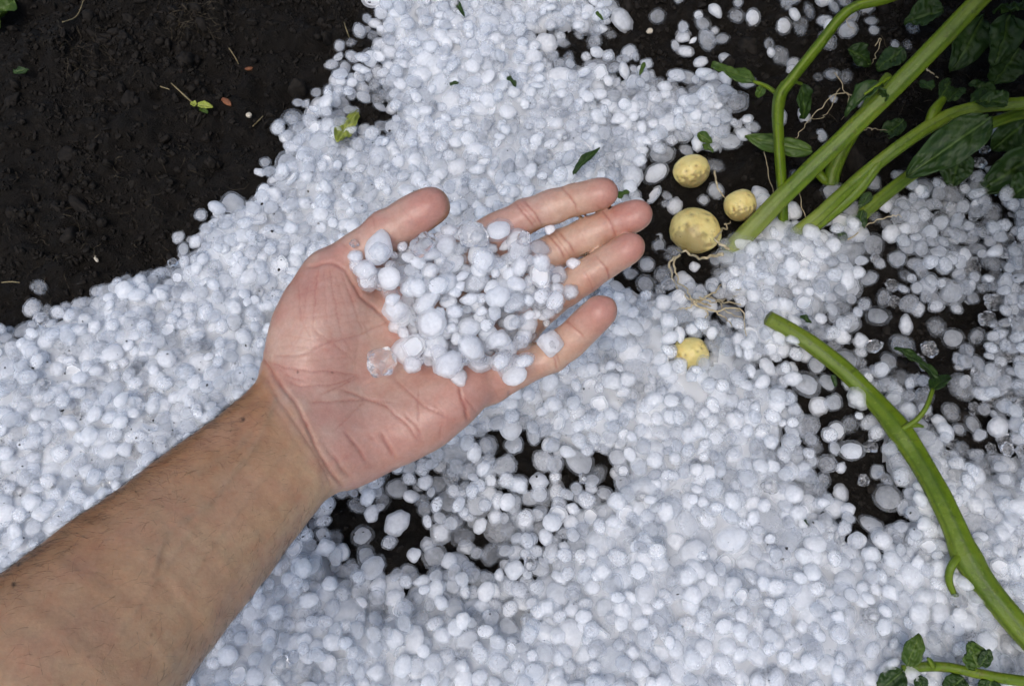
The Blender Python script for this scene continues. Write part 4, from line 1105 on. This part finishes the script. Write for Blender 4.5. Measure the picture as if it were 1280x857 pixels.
add_tube(plant, 'stem', pz((1160, 160, .05), (1168, 138, .055), (1180, 122, .058)), [.003, .0034, .002], 'stem', sides=12, ridge=.1, seed=7, n=18)
add_tube(plant, 'stem', pz((1022, 215, .016), (1030, 224, .015), (1038, 228, .013)), [.003, .003, .003], 'stem', sides=12, seed=8, n=14)
# leaves that the photograph shows
def P3(t): return at(*t)
add_leaf(plant, P3((944, 103, .050)), P3((890, 76, .042)), .0185, 'leaf_light', roll=.2, seed=1, notch=.12, droop=.08, fold=.12)
add_tube(plant, 'petiole', pz((972, 118, .058), (958, 108, .054), (942, 102, .050)), [.0016, .0013, .0011], 'stem', sides=8, n=14)
add_leaf(plant, P3((955, 107, .053)), P3((946, 122, .046)), .0085, 'leaf_light', seed=2, droop=.1)
add_leaf(plant, P3((1016, 190, .034)), P3((932, 166, .030)), .0190, 'leaf_light', roll=-.2, seed=3, fold=-.25, droop=.1)
add_leaf(plant, P3((1002, 105, .052)), P3((1012, 152, .030)), .0165, 'leaf', roll=.2, seed=4, fold=.3)
add_tube(plant, 'petiole', pz((978, 104, .066), (990, 102, .058), (1002, 105, .052)), [.0014, .0012, .001], 'stem', sides=8, n=12)
add_leaf(plant, P3((1240, 146, .072)), P3((1136, 218, .050)), .036, 'leaf', roll=-.15, seed=5, fold=.22, droop=.12, nu=34, nv=23)
add_leaf(plant, P3((1104, 104, .082)), P3((1052, 132, .072)), .0200, 'leaf', roll=.5, seed=6, fold=.5, droop=.3)
add_leaf(plant, P3((1098, 108, .080)), P3((1108, 128, .066)), .0150, 'leaf', roll=-.5, seed=7, fold=.4)
add_tube(plant, 'petiole', pz((1112, 96, .082), (1098, 106, .083), (1080, 118, .080)), [.0012, .0010, .0008], 'stem', sides=8, n=12)
for k, (a, b, w, mt) in enumerate([((1078, 262, .016), (1072, 296, .010), .012, 'leaf'), ((1050, 290, .012), (1056, 310, .008), .013, 'leaf'), ((1020, 292, .014), (1030, 306, .010), .010, 'leaf'), ((1088, 240, .02), (1075, 262, .014), .010, 'leaf'),
        ((1175, 122, .058), (1195, 96, .056), .016, 'leaf'), ((1165, 112, .056), (1150, 98, .052), .012, 'leaf'), ((1185, 126, .05), (1200, 108, .046), .020, 'leaf'), ((1215, 128, .064), (1262, 112, .06), .024, 'leaf'),
        ((1230, 20, .05), (1200, 82, .04), .036, 'leaf'), ((1262, 18, .06), (1252, 78, .05), .034, 'leaf'), ((1180, 12, .04), (1130, 22, .03), .03, 'leaf'), ((1275, 60, .05), (1245, 108, .03), .034, 'leaf'), ((1290, 10, .09), (1245, 2, .08), .034, 'leaf'),
        ((1285, 150, .04), (1240, 190, .02), .03, 'leaf'), ((1300, 190, .03), (1230, 238, .018), .036, 'leaf'), ((1310, 215, .035), (1262, 245, .02), .03, 'leaf'), ((1200, 190, .02), (1190, 232, .012), .03, 'leaf'), ((1130, 150, .012), (1100, 172, .008), .02, 'leaf'),
        ((1130, 60, .02), (1095, 84, .012), .026, 'leaf'), ((1240, 120, .05), (1215, 100, .05), .02, 'leaf'), ((1060, 62, .02), (1095, 78, .014), .022, 'leaf'), ((1260, 130, .075), (1224, 122, .07), .022, 'leaf')]):
    add_leaf(plant, P3(a), P3(b), w, mt, roll=random.uniform(-.5, .5), seed=20 + k, fold=random.uniform(-.1, .45), droop=random.uniform(.05, .3))
# compound leaves on extra unseen stems, added beyond the frame to shade the soil below
shapes = [leaf_mesh('leaf', .056, .038, fold=f, droop=d, seed=60 + k, nu=14, nv=9) for k, (f, d) in enumerate([(.2, .3), (.35, .2), (.1, .45), (.3, .35)])]
for me in shapes: me.materials.append(M['leaf'])
CG = random.Random(4242)
def seen(p): x, y, d = world2px(np.array(p)); return d > 0 and x < PW + 45 and y > -45
def compound(root, direction, length):
    d = Vector(direction).normalized(); side = d.cross(Vector((0, 0, 1))).normalized(); pts = []
    for k in range(5): t = k / 4; pts.append(Vector(root) + d * length * t + Vector((0, 0, -.05 * length * 4 * t * t)))
    plan = []
    for k, t in enumerate((.35, .35, .62, .62, .88, .88, 1.0)):
        p = pts[min(4, int(round(t * 4)))]; s = (1 if k % 2 else -1) if k < 6 else 0
        plan.append((p, p + d * .03 + side * s * .05 + Vector((0, 0, CG.uniform(-.022, .004))), CG.uniform(-.5, .5), CG.uniform(.8, 1.15), CG.choice(shapes)))
    if any(seen(q) for q in pts) or any(seen(a + (b - a) * 1.25) for a, b, *_ in plan): return False
    add_tube(plant, 'petiole', [tuple(q) for q in pts], [.0026, .0022, .0018, .0014, .001], 'stem', sides=8, n=16)
    b = Vector(plant.location)
    for p, tip, roll, sc, me in plan:
        o = bpy.data.objects.new('leaf', me); COL.objects.link(o)
        aim(o, p - b, tip - b, roll); o.parent = plant
        o.matrix_basis = o.matrix_basis @ Matrix.Scale(sc, 4)
    return True
shade_canopy = [((.44, .20), (.40, .16, .30)), ((.47, .30), (.43, .28, .33)), ((.40, .40), (.34, .34, .30)), ((.54, .10), (.50, .06, .29)), ((.56, .26), (.53, .24, .37)), ((.30, .46), (.24, .42, .31)), ((.48, .44), (.46, .44, .36)), ((.58, -.02), (.56, -.06, .30)), ((.41, .06), (.35, .05, .33)), ((.39, .22), (.31, .20, .31)), ((.46, -.02), (.40, -.04, .35)), ((.33, .40), (.27, .31, .32)), ((.52, .36), (.48, .14, .27)), ((.50, .20), (.46, .36, .26)), ((.47, .12), (.38, .12, .29)), ((.44, .34), (.36, .26, .28)), ((.52, .02), (.44, .04, .30)), ((.38, .46), (.30, .38, .28)), ((.55, .18), (.42, .20, .36))]
for (gxy, tp) in shade_canopy:
    g = np.array([gxy[0], gxy[1], float(soil_h(gxy[0], gxy[1])) - .005]); t = np.array(tp)
    add_tube(plant, 'stem', [g, g * .66 + t * .34 + np.array([.012, .008, .02]), g * .3 + t * .7 + np.array([.012, .006, .02]), t], [.006, .0055, .005, .0035], 'stem', sides=12, ridge=.08, n=30)
    a0 = CG.uniform(0, 6.28)
    for k in range(5):
        h = t - np.array([0, 0, .028 * k * CG.uniform(.6, 1.2)])
        for turn in range(7):                  # turn the added shading leaf until it stays out of view
            a = a0 + k * 1.257 + turn * .9
            if compound(h, (math.cos(a), math.sin(a), CG.uniform(0, .3)), CG.uniform(.10, .15)): break
# roots and stolons of the plant
def root(pts, r, seed, mat='root', wob=.0006):
    g = random.Random(seed); P = spline([top_at(x, y, .0042 + (t[0] if t else 0)) for x, y, *t in pts], max(8, len(pts) * 4))
    P = P + np.array([[g.gauss(0, wob), g.gauss(0, wob), abs(g.gauss(0, wob * .6))] for _ in P])
    add_tube(plant, 'root', P, np.linspace(r * .78, r * .3, len(P)), mat, sides=7, n=len(P) * 3, lump=.15, seed=seed % 9)
for k, (pts, r) in enumerate([
        ([(912, 312, .006), (895, 300, .004), (906, 284, .002), (912, 276)], .0011), ([(905, 318, .004), (880, 322, .004), (858, 316), (845, 312)], .0014), ([(850, 318, .004), (838, 330), (842, 350), (856, 368), (866, 378)], .0011), ([(846, 322, .004), (846, 345), (858, 362), (872, 382)], .0009),
        ([(866, 378), (884, 372), (905, 378), (925, 380)], .0013), ([(866, 380), (890, 388), (912, 384), (928, 392), (932, 420)], .0009), ([(872, 378), (892, 366), (902, 356)], .001), ([(880, 384), (884, 395), (878, 404)], .0007), ([(890, 386), (905, 396), (916, 408)], .0007),
        ([(870, 376), (860, 384), (846, 388)], .0008), ([(897, 380), (912, 368), (926, 360)], .0008), ([(893, 215, .002), (898, 236), (908, 250)], .001), ([(862, 375), (880, 379), (898, 390), (924, 388)], .0008), ([(900, 378), (908, 390), (926, 398)], .0007), ([(875, 372), (890, 378), (910, 372), (922, 370)], .0007),
        ([(952, 175), (958, 205), (966, 240), (962, 256)], .0005), ([(1068, 120), (1045, 118), (1020, 142), (1000, 165), (992, 176)], .0006), ([(1048, 110), (1040, 130), (1030, 146), (1012, 150)], .0005), ([(1060, 300), (1085, 282), (1112, 270), (1124, 272)], .0007), ([(1044, 90), (1060, 130), (1052, 150)], .0004),
        ([(1092, 58), (1100, 50), (1092, 72), (1090, 80)], .0005), ([(1076, 162), (1092, 162), (1108, 163)], .0005), ([(1068, 42), (1060, 26), (1072, 18)], .0004), ([(1145, 76), (1160, 88), (1172, 98)], .0011), ([(1010, 285), (1000, 240), (1012, 225)], .0004)]):
    root(pts, r, 400 + k)

# the bent broken stem across the drift
def on_hail(px, py, r): return top_at(px, py, r * .45)
def lay(pts_r):
    P = [top_at(x, y, r * .55) for x, y, r in pts_r]; z = np.array([p[2] for p in P]); z = np.convolve(np.pad(z, 2, mode='edge'), np.ones(5) / 5, 'valid')
    return [at(x, y, zz) for (x, y, r), zz in zip(pts_r, z)]
BENT = [(960, 397, .0058), (985, 411, .0062), (1010, 427, .0066), (1035, 446, .0069), (1060, 467, .0071), (1083, 490, .0073), (1106, 515, .0076), (1124, 538, .0083), (1142, 564, .0080), (1158, 590, .0080), (1173, 618, .0080), (1186, 645, .0080), (1198, 672, .0083), (1208, 694, .0088), (1222, 717, .0083), (1248, 752, .0083), (1285, 795, .0083), (1340, 850, .0083), (1410, 910, .0080)]
bp = lay(BENT)
bent = empty('broken_potato_plant', bp[0]); tag(bent, 'long bent green potato stem lying across the hail, broken at its upper end', 'plant stem')
add_tube(bent, 'stem', bp, [q[2] * .76 * (1 + .10 * math.exp(-((k - 7) / 1.0) ** 2) + .12 * math.exp(-((k - 13) / .9) ** 2)) for k, q in enumerate(BENT)], 'stem', sides=36, ridge=.06, lump=.05, seed=3, n=150, pale=.15)
zz = bp[7][2]
add_tube(bent, 'petiole', [at(1128, 536, zz + .006), at(1146, 524, zz + .010), at(1158, 508, zz + .013), at(1166, 486, zz + .014)], [.0017, .0015, .0014, .0012], 'stem', sides=9, n=22)
add_tube(bent, 'petiole', [at(1130, 533, zz + .006), at(1145, 531, zz + .007), at(1154, 533, zz + .006)], [.0014, .0014, .0008], 'stem', sides=9, n=12)
add_leaf(bent, at(1172, 474, zz + .014), at(1124, 430, zz + .018), .0150, 'leaf', roll=.7, seed=91, fold=.5, droop=.1)
add_leaf(bent, at(1164, 488, zz + .014), at(1188, 462, zz + .012), .0130, 'leaf', roll=-.6, seed=92, fold=.5, droop=.3)
add_leaf(bent, at(1040, 468, bp[3][2] + .002), at(1046, 482, bp[3][2] + .002), .004, 'leaf', seed=93)
add_tube(bent, 'petiole', [at(1203, 690, bp[13][2] + .002), at(1190, 706, bp[13][2] + .002), at(1186, 724, bp[13][2] - .002), at(1194, 745, bp[13][2] - .006)], [.0026, .0022, .002, .0015], 'stem', sides=9, n=18)
add_leaf(bent, at(1200, 697, bp[13][2]), at(1202, 724, bp[13][2] - .006), .008, 'leaf', roll=.6, seed=94, fold=.6)
# the leafy sprig in the corner
SPR = [(1128, 836), (1155, 832), (1185, 833), (1215, 839), (1250, 846), (1290, 852), (1360, 866)]
sp = [top_at(x, y, .006) for x, y in SPR]; zs = float(np.mean([p[2] for p in sp])); sp = [at(x, y, zs + .004 * i / 3) for i, (x, y) in enumerate(SPR)]
sprig = empty('potato_sprig', sp[0]); tag(sprig, 'small leafy green potato sprig at the bottom corner on the hail', 'sprig')
add_tube(sprig, 'stem', sp, [.0022, .0024, .0024, .0025, .0026, .0028, .003], 'stem', sides=11, ridge=.08, lump=.05, n=44)
for k, (a, b, w, f) in enumerate([((1134, 832, .004), (1150, 793, .012), .0150, .3), ((1130, 838, .002), (1096, 866, -.002), .0180, .2), ((1222, 836, .008), (1214, 802, .014), .0205, .15), ((1205, 846, .004), (1182, 866, .0), .017, .3), ((1240, 848, .006), (1232, 880, .002), .02, .3), ((1145, 846, .002), (1158, 866, -.002), .012, .3), ((1226, 832, .009), (1238, 812, .014), .009, .5)]):
    add_leaf(sprig, at(a[0], a[1], zs + a[2]), at(b[0], b[1], zs + b[2]), w, 'leaf_light' if k in (0, 2) else 'leaf', roll=random.uniform(-.2, .2), seed=110 + k, fold=f * .5, droop=.06, nu=34, nv=21)
add_tube(sprig, 'petiole', [at(1166, 832, zs + .004), at(1163, 826, zs + .008), at(1160, 822, zs + .011)], [.0016, .0014, .0007], 'stem', sides=8, n=10)

# scraps of leaf torn off by the hail
for k, (a, b, w, mt, lab) in enumerate([
        ((421, 176), (448, 136), .0165, 'leaf_yellow', 'yellow-green torn leaf scrap at the edge of the bare soil'), ((634, 96), (646, 106), .0065, 'leaf', 'tiny dark green leaf scrap on the white drift near the top'),
        ((562, 106), (573, 102), .0035, 'leaf', 'smallest green leaf speck on the white drift'), ((716, 218), (748, 180), .0085, 'leaf', 'long curled dark green leaf scrap above the index fingertip'),
        ((872, 166), (890, 178), .0095, 'leaf_light', 'bright green leaf scrap above the topmost potato'), ((878, 180), (892, 188), .0065, 'leaf_light', 'small green leaf scrap directly touching the topmost potato'),
        ((772, 246), (784, 238), .0065, 'leaf_light', 'bright green scrap right beside the index fingertip'), ((566, -4), (577, 12), .0055, 'leaf', 'narrow green leaf scrap at the top edge on the hail'),
        ((-14, 40), (12, -6), .030, 'leaf_light', 'pale green leaf cut by the top left corner on the soil'), ((16, 90), (34, 86), .0065, 'leaf', 'tiny round green leaf on the black soil below the corner leaf'),
        ((1000, 395), (1016, 402), .006, 'leaf', 'dark green scrap beside the broken stem end'), ((806, 78), (800, 92), .004, 'leaf_light', 'thin green curl at the dark top of the drift'), ((1006, 650), (1014, 655), .003, 'leaf', 'tiny green crumb of leaf in the lower drift'), ((745, 15), (752, 22), .003, 'leaf_light', 'tiny pale green leaf bit on the thin hail at the top')]):
    A, Bq = top_at(a[0], a[1], .0065), top_at(b[0], b[1], .0075)
    o = add_leaf(None, A, Bq, w, mt, roll=random.uniform(-.5, .5), name='leaf_scrap', seed=130 + k, fold=.1 if k == 0 else random.uniform(.1, .5), droop=.05 if k == 0 else .15, wave=.12, notch=.15)
    tag(o, lab, 'leaf scrap', 'torn leaf scraps')
# seedling on the soil
s0 = soil_at(246, 128); seed_o = empty('seedling', s0); tag(seed_o, 'tiny two-leaved green seedling on the bare black soil', 'seedling')
add_tube(seed_o, 'stem', [soil_at(214, 104, .001), soil_at(228, 117, .003), soil_at(240, 128, .004)], [.0004, .0005, .0006], 'straw', sides=7, n=14)
add_leaf(seed_o, soil_at(246, 131, .005), soil_at(238, 128, .006), .0055, 'leaf_yellow', seed=151); add_leaf(seed_o, soil_at(247, 131, .005), soil_at(263, 131, .006), .0075, 'leaf_yellow', seed=152); add_leaf(seed_o, soil_at(250, 134, .005), soil_at(258, 139, .005), .005, 'leaf_light', seed=153)
# small litter on the soil
def lump(name, px, py, rad, mat, lab, cat, rz=0):
    v = ICO3 * (1 + .16 * vnoise(ICO3 * 1.7 + px, 71))[:, None] * np.array(rad); p = soil_at(px, py, rad[2] * .5)
    tag(obj(name, mesh_from(name, v, ICO3F), M[mat], None, p, (0, 0, rz)), lab, cat)
lump('wood_chip', 283, 127, (.0046, .0021, .0018), 'bark', 'small reddish brown wood chip on the black soil', 'wood chip', -.7)
lump('wood_chip', 311, 86, (.0028, .0015, .0012), 'bark', 'dull orange crumb of bark above the wood chip', 'wood chip', .2)
lump('pebble', 311, 144, (.0020, .0019, .0016), 'pebble', 'pale round pebble on the black soil below the wood chip', 'pebble')
lump('pebble', 812, 39, (.0026, .0020, .0018), 'pebble', 'pale tan pebble on the dark soil at the top of the drift', 'pebble', .4)
lump('pebble', 120, 323, (.0030, .0011, .0011), 'pebble', 'narrow whitish pebble on the soil near the drift edge', 'pebble', -1)
lump('wood_chip', 1062, 697, (.0035, .0026, .002), 'bark', 'reddish brown chip in the dark hollow below the bent stem', 'wood chip', .3)
for k, (pts, lab) in enumerate([([(78, 28), (96, 20), (106, -4)], 'pale straw at the top edge of the soil'), ([(286, 60), (294, 72), (298, 80)], 'short tan straw above the wood chip'), ([(316, 158), (324, 150), (329, 145)], 'short straw below the pale pebble'), ([(430, 28), (434, 40), (437, 48)], 'tan straw near the top corner of the drift'),
                               ([(2, 353), (14, 352), (25, 353)], 'pale straw at the far edge of the soil low down'), ([(58, 390), (64, 398), (72, 404)], 'straw stub at the drift edge'), ([(200, 108), (212, 112)], 'fine straw beside the seedling stalk')]):
    P = [soil_at(x, y, .0022) for x, y in pts]; P = [P[0], (P[0] + P[-1]) / 2 if len(P) == 2 else P[1], P[-1]]
    tag(add_tube(None, 'straw', P, [.0003, .00038, .00025], 'straw', sides=6, n=12, lump=.1), lab, 'straw', 'bits of straw on the soil')

# dry rootlets matted in the bank
hv, hf = [], []
for k in range(230):
    c = random.choice([(100, 68, 45, 40), (235, 22, 40, 28), (60, 300, 140, 90), (180, 200, 150, 120), (235, 22, 40, 28), (1120, 120, 110, 90)])
    x, y = random.gauss(c[0], c[2] * .5), random.gauss(c[1], c[3] * .5); a = random.uniform(0, 6.28); L = random.uniform(.006, .022); p = soil_at(x, y, .001)[:2]; b0 = len(hv); n = 8
    r0 = random.uniform(.00009, .0002); lift = random.uniform(.0005, .004)
    for s in range(n):
        z = float(soil_h(p[0], p[1])) + .0008 + lift * math.sin(math.pi * s / (n - 1))
        for q in range(3): hv.append((p[0] + r0 * math.cos(q * 2.1 - a), p[1] + r0 * math.sin(q * 2.1 - a), z + r0 * math.sin(q * 2.1)))
        a += random.gauss(0, .5); p = p + np.array([math.cos(a), math.sin(a)]) * L / n
    for s in range(n - 1):
        for q in range(3): u = b0 + s * 3; hf.append((u + q, u + (q + 1) % 3, u + 3 + (q + 1) % 3, u + 3 + q))
o = obj('dry_rootlets', mesh_from('dry_rootlets', hv, np.array(hf)), M['dryroot']); tag(o, 'fine dry rootlets matted on the black soil', 'rootlets', kind='stuff')

# crumbs of soil: on the bare ground and splashed on the hail
crumb = []
for k in range(4):
    r = np.random.default_rng(500 + k); v = ICO2 * (1 + .3 * vnoise(ICO2 * 1.6 + 9 * k, 81) + .16 * vnoise(ICO2 * 4 + 9 * k, 82))[:, None] * np.array([1, r.uniform(.6, 1), r.uniform(.5, .85)])
    m_ = mesh_from('crumb', v, ICO2F); m_.materials.append(M['crumb']); crumb.append(m_)
X = rng.uniform(GX0 + .03, GX1 - .03, 150000); Y = rng.uniform(GY0 + .03, GY1 - .03, 150000)
cv = lattice(COVER, X, Y); cl = vnoise(np.stack([X, Y], -1) * 14, 90)
keep = (rng.uniform(0, 1, len(X)) < (1 - cv) ** 2 * (.35 + .5 * sstep(-.2, .6, cl))); X, Y = X[keep], Y[keep]
SZ = np.clip(np.exp(rng.normal(math.log(.0009), .55, len(X))), .0004, .0045); pos = np.stack([X, Y, soil_h(X, Y) + SZ * .25], -1)
qx, qy = rng.uniform(-40, 520, 800), rng.uniform(150, 700, 800); ok = (poly_sd(qx, qy, BANK) > 4); qx, qy = qx[ok], qy[ok]
q2x, q2y = rng.uniform(480, 1280, 150), rng.uniform(40, 857, 150); qx = np.concatenate([qx, q2x]); qy = np.concatenate([qy, q2y])
sp_ = np.array([top_at(x, y, 0) for x, y in zip(qx, qy)]); ssz = np.clip(np.exp(rng.normal(math.log(.00036), .4, len(qx))), .00022, .0010)
sp_[:, 2] += ssz * .2
nb_ = 420; bx = rng.uniform(GX0 + .05, GX1 - .05, nb_); by = rng.uniform(GY0 + .05, GY1 - .05, nb_); kb = lattice(COVER, bx, by) < .1; bx, by = bx[kb], by[kb]; bs = rng.uniform(.0030, .0085, len(bx))
pos = np.concatenate([pos, np.stack([bx, by, soil_h(bx, by) - bs * .15], -1)]); SZ = np.concatenate([SZ, bs])
pos = np.concatenate([pos, sp_]); SZ = np.concatenate([SZ, ssz]); n = len(pos)
o = scatter('soil_crumbs', pos, rng.uniform(0, 6.28, (n, 3)), SZ[:, None] * rng.uniform(.5, 1.5, (n, 3)), rng.integers(0, 4, n), crumb)
tag(o, 'black soil crumbs strewn over the ground and specking the hail', 'soil crumbs', kind='stuff')
print('crumbs', n)
